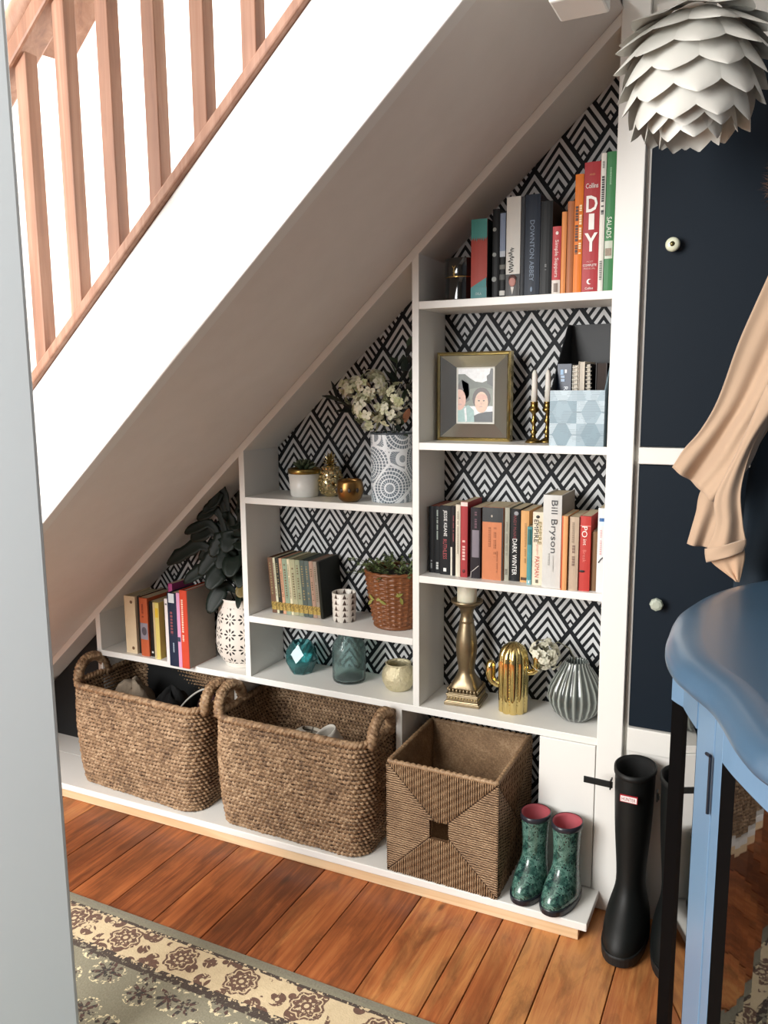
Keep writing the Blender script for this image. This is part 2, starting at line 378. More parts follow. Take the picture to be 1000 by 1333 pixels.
# ------------------------------------------------------------------ books
def book(label, x0, x1, y, zs, h, col, depth=0.115, group=None, pages='#cdbf9f', bands=(), hard=False, rough=0.45, lean=0.0, rz=0.0, name='paperback', var=0.1, cover=None):
    w = x1 - x0 - 0.0006
    t = thing(name, label, 'book', ((x0 + x1) / 2, y, zs), rz, group)
    if lean: t.rotation_euler = (0, lean, rz)
    m = cover or pm(col, rough, var=var, scale=25, spec=.25)
    ct = 0.0022 if hard else 0.0009
    c = MB(); bul = min(0.003, w * 0.12)
    sp = [(-w / 2, 0.006), (-w / 2, 0.0014), (-w / 4, 0.0004), (0, 0.0), (w / 4, 0.0004), (w / 2, 0.0014), (w / 2, 0.006)]
    outer = [(-w / 2, depth)] + sp + [(w / 2, depth), (w / 2 - ct, depth), (w / 2 - ct, 0.007), (-w / 2 + ct, 0.007), (-w / 2 + ct, depth)]
    c.prism_z(outer, 0.0, h)
    c.build('cover', m, t, local=True)
    ins = 0.004 if hard else 0.0006
    MB().box(-w / 2 + ct * 1.02, w / 2 - ct * 1.02, 0.0072, depth - ins, ins * 0.8 + .0002, h - ins).build('pages', pages_mat(pages), t, local=True)
    for b in bands:
        z0, z1, bc_ = b[:3]; x0_, x1_ = (b[3], b[4]) if len(b) > 3 else (-w / 2 + .0002, w / 2 - .0002)
        sg = [(x0_, 0.003), (x0_, 0.0006)] + [(q, -0.0006 + 0.0014 * abs(2 * q / w) ** 1.6) for q in (x0_ * .96 + x1_ * .04, (3 * x0_ + x1_) / 4, (x0_ + x1_) / 2, (x0_ + 3 * x1_) / 4, x1_ * .96 + x0_ * .04)] + [(x1_, 0.0006), (x1_, 0.003)]
        sg = [(q, max(r, -0.0006)) for q, r in sg]
        MB().prism_z(sg, z0, z1).build('spine_band', pm(bc_, rough) if isinstance(bc_, str) else bc_, t, local=True)
    return t
def back_board(t, w, h, depth, col):
    MB().box(w / 2 - .0002, w / 2 + .0006, .004, depth, .001, h - .001).build('back_cover', pm(col, .5, spec=.25), t, local=True)
def pages_mat(c):
    k = ('pages', c)
    if k in _mc: return _mc[k]
    t = NT('pages'); s = t.noise(1.0, t.scl(t.obj(), (900, 2, 2)), 2.0)
    col = lin(c); t.set(col=t.mix(s, tuple(x * .7 for x in col[:3]) + (1,), col), rough=0.85); _mc[k] = t.m; return t.m
def ttl(t, s, z, length, height, col, x=0.0, up=False, vertical=True, name='title', em=0):
    return text(name, s, t, pm(col, 0.5, var=0.03), (x, -0.0012, z), length, height, vertical, up=up)
def marks(t, z0, z1, wd, col, x=0.0, seed=1, gap=0.25):
    """print too small to read: a run of short ink strokes"""
    r = random.Random(seed); b = MB(); z = z1
    while z > z0:
        l = r.uniform(0.5, 1.0) * wd
        if r.random() > 0.13: b.box(x - wd / 2, x + wd / 2, -0.0012, -0.0004, max(z - l, z0), z)
        z -= l + gap * wd
    b.build('lettering', pm(col, 0.5, var=0.03), t, local=True)

G = 'books on the top shelf'
t = book('thick book with teal and red jacket beside black candle jar', .1302, .1708, .012, At, .1827, '#a8473d', .13, G, name='hardback_book', hard=True,
         bands=[(.141, .1825, '#3f8f88'), (0.0, .026, '#2f7f80')])
MB().add([(-.0195, -.0009, .026), (.0195, -.0009, .026), (.0195, -.0009, .048)], [(0, 1, 2)]).build('spine_band', pm('#2f7f80'), t, local=True)
back_board(t, .0400, .1827, .13, '#34403f')
zz = MB()
for i in range(7): zz.add([(-.0195 + i * .0056, -.0009, .1412), (-.0195 + (i + 1) * .0056, -.0009, .1412), (-.0195 + (i + .5) * .0056, -.0009, .134 - (i % 3) * .0015)], [(0, 2, 1)])
zz.build('spine_band', pm('#3f8f88'), t, local=True); text('lettering', 'ORLA', t, pm('#b9d7d6'), (0, -.0014, .011), .015, .006, False)
t = book('black book with round pale dots down its spine on the top shelf', .1835, .2008, .012, At, .2012, '#121416', .13, G)
for z, r in ((.155, .0045), (.098, .005), (.042, .006)):
    MB().loft([[(-.003 + q * r * math.cos(PI * i / 8), -.001, z + q * r * math.sin(PI * i / 8)) for i in range(16)] for q in (1, .5)], True, False, True).build('dot', pm('#7f8481'), t, local=True)
t = book('slim blue and black photo spined book left of white book', .2016, .2156, .012, At, .1927, '#1a1c1e', .14, G, bands=[(.105, .19, '#7d8ba3'), (.092, .105, '#b9c0c8'), (.064, .074, '#66655f'), (.04, .052, '#4b4c49'), (.004, .015, '#c8c8c2')])
t = book('tall white book with handwritten title and dark portrait at its foot', .2168, .2510, .012, At, .2243, '#d6d4cd', .15, G, name='hardback_book', hard=True, bands=[(0.0, .051, '#231f1d')])
sq = MB(); P = [(-.004 + .006 * math.sin(i * 1.9) + .002 * math.sin(i * .7), -.0012, .110 - i * .0019) for i in range(30)]
sq.tube(P, .0009, 5).build('lettering', pm('#1b1a19'), t, local=True)
MB().ball((0, -.001, .034), (.0085, .0018, .0115), 14, 8).build('portrait', pm('#b9837a', .6), t, smooth=True, local=True)
MB().ball((0, -.0008, .041), (.0098, .0014, .0085), 14, 8).build('portrait', pm('#4c2b24', .6), t, smooth=True, local=True)
MB().add([(-.004, -.0014, .022), (.004, -.0014, .022), (0, -.0014, .004)], [(0, 2, 1)]).build('portrait', pm('#cfcac3'), t, local=True)
t = book('narrow grey spined book between white and navy hardbacks', .2514, .2612, .012, At, .2225, '#3d4044', .15, G)
t = book('navy hardback with tall silver lettering on the top shelf', .2616, .2974, .012, At, .2247, '#1d2634', .15, G, name='hardback_book', hard=True)
ttl(t, 'DOWNTON ABBEY', .100, .135, .0105, '#78889c'); MB().ball((0, -.0006, .014), (.003, .0012, .006), 8, 6).build('emblem', pm('#78889c'), t, local=True)
t = book('large plain black hardback behind the small red recipe book', .2980, .3262, .012, At, .2065, '#0e1012', .165, G, name='hardback_book', hard=True)
marks(t, .055, .068, .004, '#6d6f70', 0, 3)
t = book('small red recipe paperback with white title on top shelf', .3268, .3468, .010, At, .1488, '#b8474a', .11, G, bands=[(0.0, .031, '#cfc6bd'), (.004, .024, '#6d5a4d', -.006, .006)])
ttl(t, 'Simple Suppers', .078, .082, .0105, '#efd9d2'); MB().ball((.001, -.001, .134), (.0035, .001, .004), 8, 6).build('emblem', pm('#f1e2da'), t, local=True)
t = book('thin pale orange paperback beside small red recipe book', .3472, .3588, .010, At, .1789, '#d98d53', .12, G)
t = book('brownish orange book left of the taller bright orange one', .3594, .3746, .012, At, .2006, '#a86740', .15, G)
t = book('tall bright orange cookbook left of the red manual', .3749, .3941, .012, At, .2562, '#dd7a2b', .16, G)
marks(t, .085, .188, .0062, '#4a200d', -.0038, 5); marks(t, .085, .190, .0056, '#f3d9a8', .0045, 9)
t = book('thick red manual with big white capital letters on top shelf', .3945, .4305, .012, At, .2787, '#a8363a', .165, G, name='hardback_book', hard=True)
W_ = '#f3ece6'
text('lettering', 'Collins', t, pm(W_), (0, -.0014, .2285), .027, .0105, False)
for s, z, hh, ww in (('D', .190, .035, .025), ('I', .152, .034, .012), ('Y', .108, .040, .029)):
    o = text('lettering', s, t, pm(W_), (0.001, -.0014, z), ww, hh, False); o.data.offset = 0.022
text('lettering', 'MOST', t, pm('#dda79f'), (0, -.0014, .066), .014, .0035, False); text('lettering', 'COMPLETE', t, pm(W_), (0, -.0014, .0585), .030, .005, False); text('lettering', 'MANUAL', t, pm('#dda79f'), (0, -.0014, .0515), .026, .0042, False)
text('lettering', 'Collins', t, pm(W_), (0, -.0014, .0085), .018, .005, False)
cr = MB(); n = 12
o_ = [(.006 * math.cos(a), .006 * math.sin(a)) for a in [0.9 + i * (2 * PI - 1.8) / n for i in range(n + 1)]]; i_ = [(.0028 + .0047 * math.cos(a), .0047 * math.sin(a)) for a in [1.25 + i * (2 * PI - 2.5) / n for i in range(n + 1)]]
cr.loft([[(x, -.0014, .023 + z) for x, z in o_], [(x, -.0014, .023 + z) for x, z in i_]], False).build('emblem', pm(W_), t, local=True)
text('lettering', 'AND', t, pm('#c98a55'), (0, -.0014, .252), .012, .004, False); marks(t, .2655, .268, .003, '#c98a55', 0, 4)
t = book('tall thin white annual with black lettering by the green book', .4308, .4425, .010, At, .2935, '#dedbd2', .165, G)
marks(t, .165, .245, .0055, '#2a2a2b', 0, 12); marks(t, .262, .276, .004, '#8d8b85', 0, 6); marks(t, .025, .066, .005, '#77756f', 0, 14)
t = book('tall green salad cookbook at the right end of top shelf', .4428, .4640, .012, At, .2950, '#3f7a4d', .165, G, name='hardback_book', hard=True, bands=[(.070, .108, '#b9bfae', -.0095, .0075)])
back_board(t, .0206, .2950, .165, '#5f6a50')
ttl(t, 'SALADS', .136, .045, .0105, '#dfe6d5', -.001); marks(t, .225, .262, .004, '#7fae86', -.001, 8)
MB().box(-.008, .005, -.0016, -.0006, .076, .092).build('picture', pm('#8a7a68', var=.5, scale=300), t, local=True)

G = 'paperbacks on the middle right shelf'
BK = '#15171a'
t = book('slim black paperback at the far left of the right middle shelf', .0080, .0242, .046, Ct, .1764, BK, .12, G, pages='#9c5a4c'); marks(t, .012, .034, .004, '#8a8d8c', 0, 2)
t = book('second black paperback from the left with thin grey title', .0246, .0425, .044, Ct, .1772, BK, .12, G, pages='#9c5a4c'); marks(t, .09, .168, .0035, '#8f9a92', 0, 21, .1); marks(t, .010, .03, .006, '#b9bcb9', 0, 5)
t = book('black thriller with bold white and red lettering', .0429, .0722, .037, Ct, .1808, '#141619', .12, G)
ttl(t, 'JESSIE KEANE', .136, .068, .0115, '#f0efec'); ttl(t, 'RUTHLESS', .068, .052, .0105, '#a8474c'); MB().box(-.004, .004, -.0014, -.0004, .009, .018).build('emblem', pm('#e9e8e4'), t, local=True)
t = book('thin black and dark red paperback against the cream one', .0726, .0862, .0354, Ct, .1819, '#1c1719', .12, G, bands=[(.0, .075, '#d9d3c6', -.0062, -.0012)]); marks(t, .09, .16, .003, '#7c2f35', .002, 4)
t = book('cream paperback with faint lettering left of the narrow red one', .0885, .1015, .0305, Ct, .1870, '#d9d1bf', .12, G); marks(t, .06, .17, .0035, '#aba190', 0, 30)
t = book('narrow red paperback with worn white top edge', .1022, .1212, .030, Ct, .1946, '#a33a3d', .11, G, bands=[(.184, .1944, '#e8cfc6')])
marks(t, .04, .103, .0075, '#e3b3ab', 0, 31, .35); MB().ball((0, -.0004, .016), (.0038, .001, .005), 8, 6).build('emblem', pm('#5b1518'), t, local=True)
t = book('dark paperback with a grey violet photograph on its spine', .1292, .1560, .0289, Ct, .1821, '#241f24', .12, G, bands=[(.055, .125, '#77707a', -.009, .010)])
marks(t, .13, .172, .006, '#5d3b48', .001, 3, .3); MB().tube([(-.008, -.001, .018), (-.001, -.001, .024), (.01, -.001, .034)], .001, 5).build('picture', pm('#c9c4bf'), t, local=True)
MB().tube([(-.011, -.001, .002), (-.010, -.001, .018)], .0009, 5).build('picture', pm('#c9c4bf'), t, local=True)
t = book('fat orange classic paperback with a black top band', .1595, .2146, .0315, Ct, .1852, '#c87e57', .115, G, bands=[(.148, .185, '#1b1f20'), (0.0, .148, '#20211f', .0235, .0272)])
MB().ball((-.002, -.0004, .163), (.0024, .0008, .0032), 8, 6).build('emblem', pm('#b9b2a5'), t, local=True); marks(t, .085, .135, .006, '#a86238', -.008, 6); marks(t, .06, .135, .006, '#a86238', .006, 7); marks(t, .02, .075, .003, '#b06a42', .012, 8)
t = book('grey green paperback with plain spine between orange and black books', .2150, .2285, .0379, Ct, .1853, '#a9a898', .12, G); marks(t, .015, .03, .006, '#6d6a5f', 0, 9); marks(t, .06, .15, .004, '#8f8d80', 0, 10)
t = book('black paperback with bold white title left of the tan one', .2290, .2545, .0420, Ct, .1825, '#191a1b', .12, G)
ttl(t, 'DARK WINTER', .062, .092, .0115, '#f2f1ee'); ttl(t, 'ANDY McNAB', .138, .06, .0075, '#7d2f35'); MB().ball((.003, -.0008, .172), (.006, .001, .0055), 10, 6).build('emblem', pm('#8d8e92'), t, local=True)
t = book('tan orange penguin sized paperback with small brown mark at foot', .2570, .2778, .0384, Ct, .1802, '#d3a169', .12, G); marks(t, .05, .15, .004, '#b08552', .002, 16); MB().box(-.008, .006, -.0014, -.0004, .006, .013).build('emblem', pm('#4d2f16'), t, local=True)
t = book('short teal paperback squeezed before the cream history book', .2782, .2905, .0221, Ct, .1439, '#4f8f93', .10, G, bands=[(.10, .138, '#1f5a58', -.004, .0045), (.0, .012, '#7fb0b4')]); MB().box(-.001, .002, -.0014, -.0004, .004, .01).build('emblem', pm('#dfe9e8'), t, local=True)
t = book('cream history paperback with black capitals and red author name', .2909, .3165, .0243, Ct, .1815, '#dcd0ba', .12, G)
ttl(t, 'EMPIRE', .135, .056, .0105, '#2b2a22', -.0035); ttl(t, 'EMPIRE', .130, .056, .0085, '#8c7c3a', .0048); ttl(t, 'JEREMY', .088, .028, .0055, '#d99a90', -.001); ttl(t, 'PAXMAN', .046, .052, .0105, '#c2564c', 0); MB().ball((0, -.001, .170), (.0045, .001, .004), 8, 6).build('emblem', pm('#25241f'), t, local=True); MB().box(-.003, .003, -.0014, -.0004, .006, .014).build('emblem', pm('#6a6455'), t, local=True)
t = book('tallest book on this shelf a white hardback with large author name', .3189, .3640, .0124, Ct, .2262, '#c9c8c4', .135, G, name='hardback_book', hard=True, rough=.3)
back_board(t, .0445, .2262, .135, '#857c71')
ttl(t, 'Bill Bryson', .150, .128, .0195, '#3b3d40', .003); marks(t, .055, .085, .004, '#a7a6a1', -.006, 40); marks(t, .04, .08, .003, '#b9b8b3', .004, 41)
t = book('thin pale orange paperback just right of the white hardback', .3680, .3820, .000, Ct, .1794, '#dba06a', .12, G, bands=[(.0, .179, '#c2562f', -.0068, -.0035)])
t = book('pinkish beige paperback with ornate faded spine', .3842, .4068, .0076, Ct, .1775, '#b9a48e', .12, G, var=.2); marks(t, .06, .11, .006, '#7d6456', 0, 17); marks(t, .115, .165, .005, '#94806c', -.002, 18)
t = book('bright red paperback with white lettering near the right end', .4073, .4335, .0131, Ct, .1801, '#b83f39', .12, G, bands=[(.156, .158, '#d98a80')])
o = ttl(t, 'PO', .143, .026, .013, '#f6ece4', -.001); ttl(t, 'int', .118, .014, .008, '#f2ddd2', 0); ttl(t, 'Break', .085, .03, .008, '#d9796e', 0); MB().ball((-.005, -.0008, .048), (.007, .001, .003), 10, 6).build('emblem', pm('#241312'), t, local=True)
t = book('short brown and black paperback beside the red one', .4339, .4485, .0233, Ct, .1431, '#7d5f44', .11, G)
t = book('white paperback with a blue top mark at the far right', .4488, .4655, .0131, Ct, .2013, '#d3d6d7', .12, G, bands=[(.170, .178, '#2f5f96', -.005, .0075), (.160, .170, '#c3d3df', -.006, .0078)])
MB().tube([(-.004, -.001, .072), (.001, -.001, .08), (.006, -.001, .085)], .0012, 5).build('emblem', pm('#2a2a2c'), t, local=True); marks(t, .09, .15, .004, '#d9a8a8', 0, 50, .5)

G = 'books on the lowest left shelf'
t = book('cream hardback with a brown stamp at far left of the low shelf', -1.0373, -.9915, .0166, Ft, .1885, '#dcc9a8', .12, G, name='hardback_book', hard=True)
for z in (.170, .018): MB().ball((.008, -.0006, z), (.0055, .001, .0055), 10, 6).build('emblem', pm('#6b4f33'), t, local=True)
t = book('dark narrow book behind the cream hardback', -.9908, -.9770, .0260, Ft, .1895, '#2b2924', .12, G)
t = book('orange red paperback with a grey portrait panel', -.9700, -.9370, .0121, Ft, .1896, '#bd5f3c', .12, G, bands=[(.055, .108, '#8b8793', -.0155, .014)])
MB().ball((0, -.0004, .082), (.010, .001, .014), 12, 8).build('picture', pm('#4c4853', var=.4, scale=200), t, local=True); marks(t, .125, .17, .006, '#8d3c22', -.003, 5)
t = book('thin black paperback beside the orange red one', -.9363, -.9180, .0180, Ft, .1791, '#1b1a18', .12, G); MB().box(-.003, .004, -.0014, -.0004, .012, .018).build('emblem', pm('#d9d6cf'), t, local=True)
t = book('pale yellow paperback in the middle of the low shelf', -.9094, -.8862, .0063, Ft, .1827, '#d8c873', .12, G, bands=[(0, .182, '#cbb98d', -.0112, -.003), (.135, .165, '#d9b62a', -.002, .009)])
t = book('mottled dark paperback leaning behind the yellow book', -.8858, -.8580, .0300, Ft, .1880, '#57492f', .115, G, var=.35)
t = book('white paperback pulled forward with a pink top block', -.8390, -.8232, -.0200, Ft, .2085, '#e6dedd', .12, G); MB().box(-.003, .003, -.0014, -.0004, .19, .194).build('emblem', pm('#555555'), t, local=True)
t = book('slim magenta notebook standing tall above its neighbours', -.8560, -.8400, .0200, Ft, .2450, '#a8497f', .10, G)
t = book('navy hardback with red lettering and a white top', -.8228, -.7880, -.0250, Ft, .2300, '#1d2a40', .13, G, name='hardback_book', hard=True, bands=[(.200, .229, '#cfd6da', -.012, .010)])
marks(t, .10, .172, .0085, '#8d4a52', -.002, 61, .45); marks(t, .045, .075, .0045, '#9fb0bf', .002, 62)
t = book('thin pink paperback between navy and orange red hardbacks', -.7876, -.7745, -.0253, Ft, .2332, '#d79bbf', .13, G); MB().box(-.004, .004, -.0014, -.0004, .082, .096).build('emblem', pm('#3b4258'), t, local=True)
t = book('glossy orange red hardback with white lettering by the daisy pot', -.7741, -.7465, -.0262, Ft, .2431, '#c94b37', .13, G, name='hardback_book', hard=True, rough=.2, pages='#b7a893')
marks(t, .085, .215, .0065, '#f2c9b5', -.003, 71, .3); back_board(t, .0270, .2431, .13, '#94887d')

G = 'old leaning cloth bound books'
olds = [('#6f5240', .0170, 'brown cloth bound antique book at the left of the leaning row'), ('#d0cdb0', .0085, 'thin cream spine second in the leaning row'), ('#2d2f29', .0125, 'dark green black spine beside a thin cream one'), ('#cf9d80', .0105, 'salmon pink spine in the leaning row'),
        ('#8d9b84', .0165, 'grey green spine right of the salmon pink one'), ('#d8cfae', .0095, 'narrow pale cream spine amid green ones'), ('#a3a081', .0170, 'olive faded spine in the middle of the leaning row'), ('#93977b', .0160, 'darker olive green spine right of the olive one'),
        ('#4f5a55', .0155, 'slate green spine near the right of the leaning row'), ('#57635f', .0150, 'blue grey worn spine right of the slate one'), ('#a38573', .0135, 'faded pink brown spine second from the right end'), ('#95897b', .0120, 'mottled grey brown spine tucked inside the black cover')]
x = -.4960; th = math.radians(-4.5)
gold_band = NT('gold_tooling'); q_ = gold_band.vor(260)['Distance']; gold_band.set(col=gold_band.ramp(q_, [(.25, '#3b3222'), (.4, '#b39a55')]), rough=.35, metal=.5); gold_band = gold_band.m
for i, (c, w, lab) in enumerate(olds):
    t = book(lab, x, x + w, .056, Et + .0012, .1655, c, .118, G, pages='#6d5440', name='antique_book', var=.28, hard=True, lean=th, bands=[(.010, .034, gold_band)])
    marks(t, .05, .15, w * .3, '#6b5a3d' if sum(lin(c)[:3]) > .5 else '#8d8058', 0, 80 + i, .8)
    x += w / math.cos(th) + .0002
t = book('black antique cover closing the right end of the leaning row', x, x + .0085, .056, Et + .0012, .1660, '#1d2019', .118, G, name='antique_book', hard=True, lean=th, var=.3)

# ------------------------------------------------------------------ decorative things on the shelves
M_gold = pm('#d9b872', 0.16, 1.0, var=.05)
M_champ = pm('#b89f70', 0.3, 1.0, var=.15, scale=60)
M_bronze = pm('#86663c', 0.3, 1.0, var=.2, scale=40)
M_brass = pm('#8f7743', 0.3, 1.0)
M_silvergold = pm('#cdbf95', 0.2, 1.0)

# black candle jar with gold emblem
t = thing('candle_jar', 'black lidded candle jar with a small gold emblem on the top shelf', 'candle jar', (.0905, .055, At))
blk = pm('#0b0d0d', 0.12, coat=1.0)
MB().lathe([(.0, .0), (.037, .0), (.039, .002), (.039, .054), (.0385, .056)], n=36, cap0=False, cap1=True).build('jar', blk, t, smooth=True, bevel=.001, local=True)
MB().lathe([(.0405, .057), (.041, .058), (.041, .098), (.040, .1), (.0, .1)], n=36, cap0=True).build('lid', blk, t, smooth=True, local=True)
MB().lathe([(.0392, .0545), (.0396, .0555), (.0392, .0565)], n=36, cap0=False).build('band', M_gold, t, smooth=True, local=True)
for s, dx, dz, w, h in (('Y', 0, .074, .010, .013), ('S', .001, .065, .007, .010), ('L', .003, .0605, .007, .009)):
    text('emblem', s, t, M_gold, (dx - .004, -.0415, dz), w, h, False)

# picture frame
t = thing('picture_frame', 'champagne gold photo frame with mirrored bevels and a photo of two people', 'picture frame', (.108, .100, Bt))
fo = MB(); w2, h = .099, .226
def ring(x0, x1, z0, z1, y): return [(x0, y, z0), (x1, y, z0), (x1, y, z1), (x0, y, z1)]
fo.loft([ring(-w2, w2, 0, h, .022), ring(-w2, w2, 0, h, .0), ring(-w2 + .004, w2 - .004, .004, h - .004, -.004), ring(-w2 + .008, w2 - .008, .008, h - .008, .0), ring(-w2 + .008, w2 - .008, .008, h - .008, .022)], True)
fo.build('frame', pm('#d2c18c', .25, 1.0), t, local=True)
mir = NT('mirror').set(col='#e3e2da', rough=.16, metal=1.0).m
oc = ring(-w2 + .009, w2 - .009, .009, h - .009, .0005); ic = ring(-.052, .052, .043, .188, .017)
for i in range(4):
    j = (i + 1) % 4
    b = MB(); b.add([oc[i], oc[j], ic[j], ic[i]], [(0, 1, 2, 3)]); bb = b.build('mirror_bevel', mir, t, local=True, solid=.0015)
MB().box(-.0525, .0525, .0165, .019, .0425, .1885).build('mount', pm('#d8d7cf', .6), t, local=True)
ph = MB(); px0, px1, pz0, pz1 = -.047, .047, .048, .184; yq = .0163
mats = [pm(c, .35, var=.25, scale=120) for c in ('#dfe1e2', '#4c5549', '#262a26', '#d3a390', '#3b2a24', '#8fb1ae', '#2c3438', '#d9b59c', '#6b7466', '#b9968d')]
def patch(pts, k, d):
    ph.add([(max(px0, min(px1, px0 + u * .094)), yq - d * .0001, pz0 + min(1, max(0, v)) * .136) for u, v in pts], [tuple(range(len(pts)))], k)
def blob(u, v, ru, rv, k, d): patch([(u + ru * math.cos(2 * PI * i / 18), v + rv * math.sin(2 * PI * i / 18)) for i in range(18)], k, d)
patch([(0, 0), (1, 0), (1, 1), (0, 1)], 0, 0)
patch([(0, .3), (1, .3), (1, .8), (.85, .78), (.7, .74), (.5, .76), (.35, .82), (.2, .9), (0, .9)], 1, 1); patch([(.84, .72), (1, .66), (1, 1), (.93, 1), (.9, .9), (.82, .86)], 2, 2)
patch([(0, .3), (1, .3), (1, .62), (.7, .66), (.35, .62), (0, .6)], 8, 2)
blob(.15, .6, .19, .2, 2, 3); patch([(.1, .8), (.3, .72), (.34, .42), (.2, .35)], 2, 3)
patch([(0, 0), (.5, 0), (.46, .22), (.3, .32), (0, .22)], 5, 4); blob(.04, .42, .19, .2, 3, 5); patch([(.0, .62), (.17, .6), (.12, .66), (0, .72)], 4, 6)
blob(.68, .44, .26, .21, 4, 6); blob(.68, .37, .19, .2, 7, 7); patch([(.48, 0), (1, 0), (1, .2), (.8, .19), (.6, .16), (.47, .12)], 6, 8)
blob(.70, .47, .15, .05, 3, 8)
for u in (.61, .75): blob(u, .40, .03, .012, 4, 9)
blob(.67, .29, .05, .012, 9, 9); blob(.68, .345, .03, .015, 3, 9); blob(.05, .45, .025, .012, 4, 9); blob(.06, .33, .06, .015, 9, 9); patch([(.18, .25), (.24, .28), (.27, .02), (.22, .0)], 0, 9)
ph.build('photo_print', mats, t, local=True)
MB().add([(-.02, .022, .15), (.02, .022, .15), (.03, .074, .0), (-.03, .074, .0)], [(0, 1, 2, 3)]).build('stand', pm('#2b2b2a', .7), t, local=True, solid=.003)

# two small brass candlesticks holding white taper candles
for x, y, lab in ((.272, .085, 'left'), (.300, .105, 'right')):
    where = 'left of the pair beside the patterned file' if lab == 'left' else 'half hidden behind the patterned file'
    t = thing('candlestick', 'ornate dark brass candlestick ' + where, 'candlestick', (x, y, Bt), group='brass candlesticks')
    MB().lathe([(.020, 0), (.021, .003), (.015, .007), (.006, .012), (.005, .02), (.0095, .026), (.005, .032), (.0042, .046), (.009, .053), (.0048, .06), (.0045, .072), (.012, .078), (.013, .083), (.0095, .086), (.009, .098), (.0105, .1), (.007, .1005), (.0, .1005)], n=20).build('stem', M_brass, t, smooth=True, local=True)
    c = thing('taper_candle', 'white twisted taper candle in the ' + ('left' if lab == 'left' else 'partly hidden') + ' brass candlestick', 'candle', (x, y, Bt + .1006), group='white taper candles')
    MB().lathe([(.0075, .0), (.0072, .04), (.0062, .068), (.003, .076), (.0, .077)], n=24, fr=lambda a, z: 1 + .09 * math.sin(4 * (a + z * 140))).build('wax', pm('#ded9cf', .5, sss=.1), c, smooth=True, local=True)
    MB().tube([(0, 0, .075), (.001, 0, .083)], .0007, 5).build('wick', pm('#2a2520', .9), c, local=True)

# magazine file with hexagon print and notebooks in it
t = thing('magazine_file', 'cut away magazine file with pale blue hexagon print front and black inside', 'magazine file', (.394, .005, Bt), math.radians(-2.5))
hx = NT('hexagon_print'); X_, Y_, Z_ = hx.xyz()
hu = hx.op('DIVIDE', X_, .045); hv = hx.op('DIVIDE', Z_, .052)
def hexcell(du, dv):
    a = hx.op('SUBTRACT', hx.op('FRACT', hx.op('ADD', hx.op('DIVIDE', hu, 1.5), 10 + du)), .5); b = hx.op('SUBTRACT', hx.op('FRACT', hx.op('ADD', hv, 10 + dv)), .5)
    return hx.op('ABSOLUTE', hx.op('MULTIPLY', a, 1.5)), hx.op('ABSOLUTE', b)
ax, az = hexcell(0, 0); bx, bz = hexcell(.5, .5)
da = hx.op('MAXIMUM', hx.op('ADD', hx.op('MULTIPLY', ax, .866), hx.op('MULTIPLY', az, .5)), az); db = hx.op('MAXIMUM', hx.op('ADD', hx.op('MULTIPLY', bx, .866), hx.op('MULTIPLY', bz, .5)), bz)
d_ = hx.op('MINIMUM', da, db)
cellid = hx.op('ADD', hx.op('MULTIPLY', hx.op('FLOOR', hx.op('ADD', hx.op('DIVIDE', hu, 1.5), 10)), 1.7), hx.op('ADD', hx.op('MULTIPLY', hx.op('FLOOR', hx.op('ADD', hv, 10)), 3.1), hx.op('MULTIPLY', hx.op('GREATER_THAN', da, db), 5.3)))
rnd = hx.op('FRACT', hx.op('MULTIPLY', hx.op('SINE', hx.op('MULTIPLY', cellid, 12.9)), 437.5))
lines = hx.op('GREATER_THAN', hx.op('FRACT', hx.op('MULTIPLY', Z_, 260)), .68)
base = hx.ramp(rnd, [(.0, '#66828f'), (.35, '#8299a5'), (.7, '#a9bac3'), (1.0, '#708a98')])
base = hx.mix(hx.op('MULTIPLY', hx.op('MULTIPLY', lines, .55), hx.op('GREATER_THAN', hx.noise(30), .48)), base, '#5f7079')
hx.set(col=hx.mix(hx.op('GREATER_THAN', d_, .475), base, '#70858f'), rough=.4)
M_fin = pm('#12161a', .55); M_fout = pm('#6f818a', .45)
w2, dp, hf, hb = .0635, .165, .128, .287
MB().box(-w2, w2, 0, .003, 0, hf).build('front_panel', hx.m, t, local=True)
MB().box(-w2 + .0028, w2 - .0028, .0031, .0036, .003, hf).build('lining', M_fin, t, local=True)
for s in (-1, 1):
    b = MB(); xa_, xb_ = sorted((s * w2, s * (w2 - .0025)))
    prof = [(.0031, 0), (dp, 0), (dp, hb), (.135, hb), (.06, .20), (.0031, hf)]
    n = len(prof); v = [(xa_, y, z) for y, z in prof] + [(xb_, y, z) for y, z in prof]
    b.add(v, [tuple(range(n)), tuple(range(2 * n - 1, n - 1, -1))] + [(i, i + n, (i + 1) % n + n, (i + 1) % n) for i in range(n)])
    b.build('side_panel', M_fout if s > 0 else M_fin, t, local=True)
    if s > 0: MB().add([(xa_ - .0004, y, z) for y, z in prof], [tuple(range(n))]).build('lining', M_fin, t, local=True)
MB().box(-w2, w2, dp - .0025, dp, 0, hb).build('back_panel', M_fin, t, local=True)
MB().box(-w2 + .0028, w2 - .0028, .0038, dp - .003, .001, .004).build('base', M_fin, t, local=True)
fx, fy, fz = .394, .005, Bt + .0045
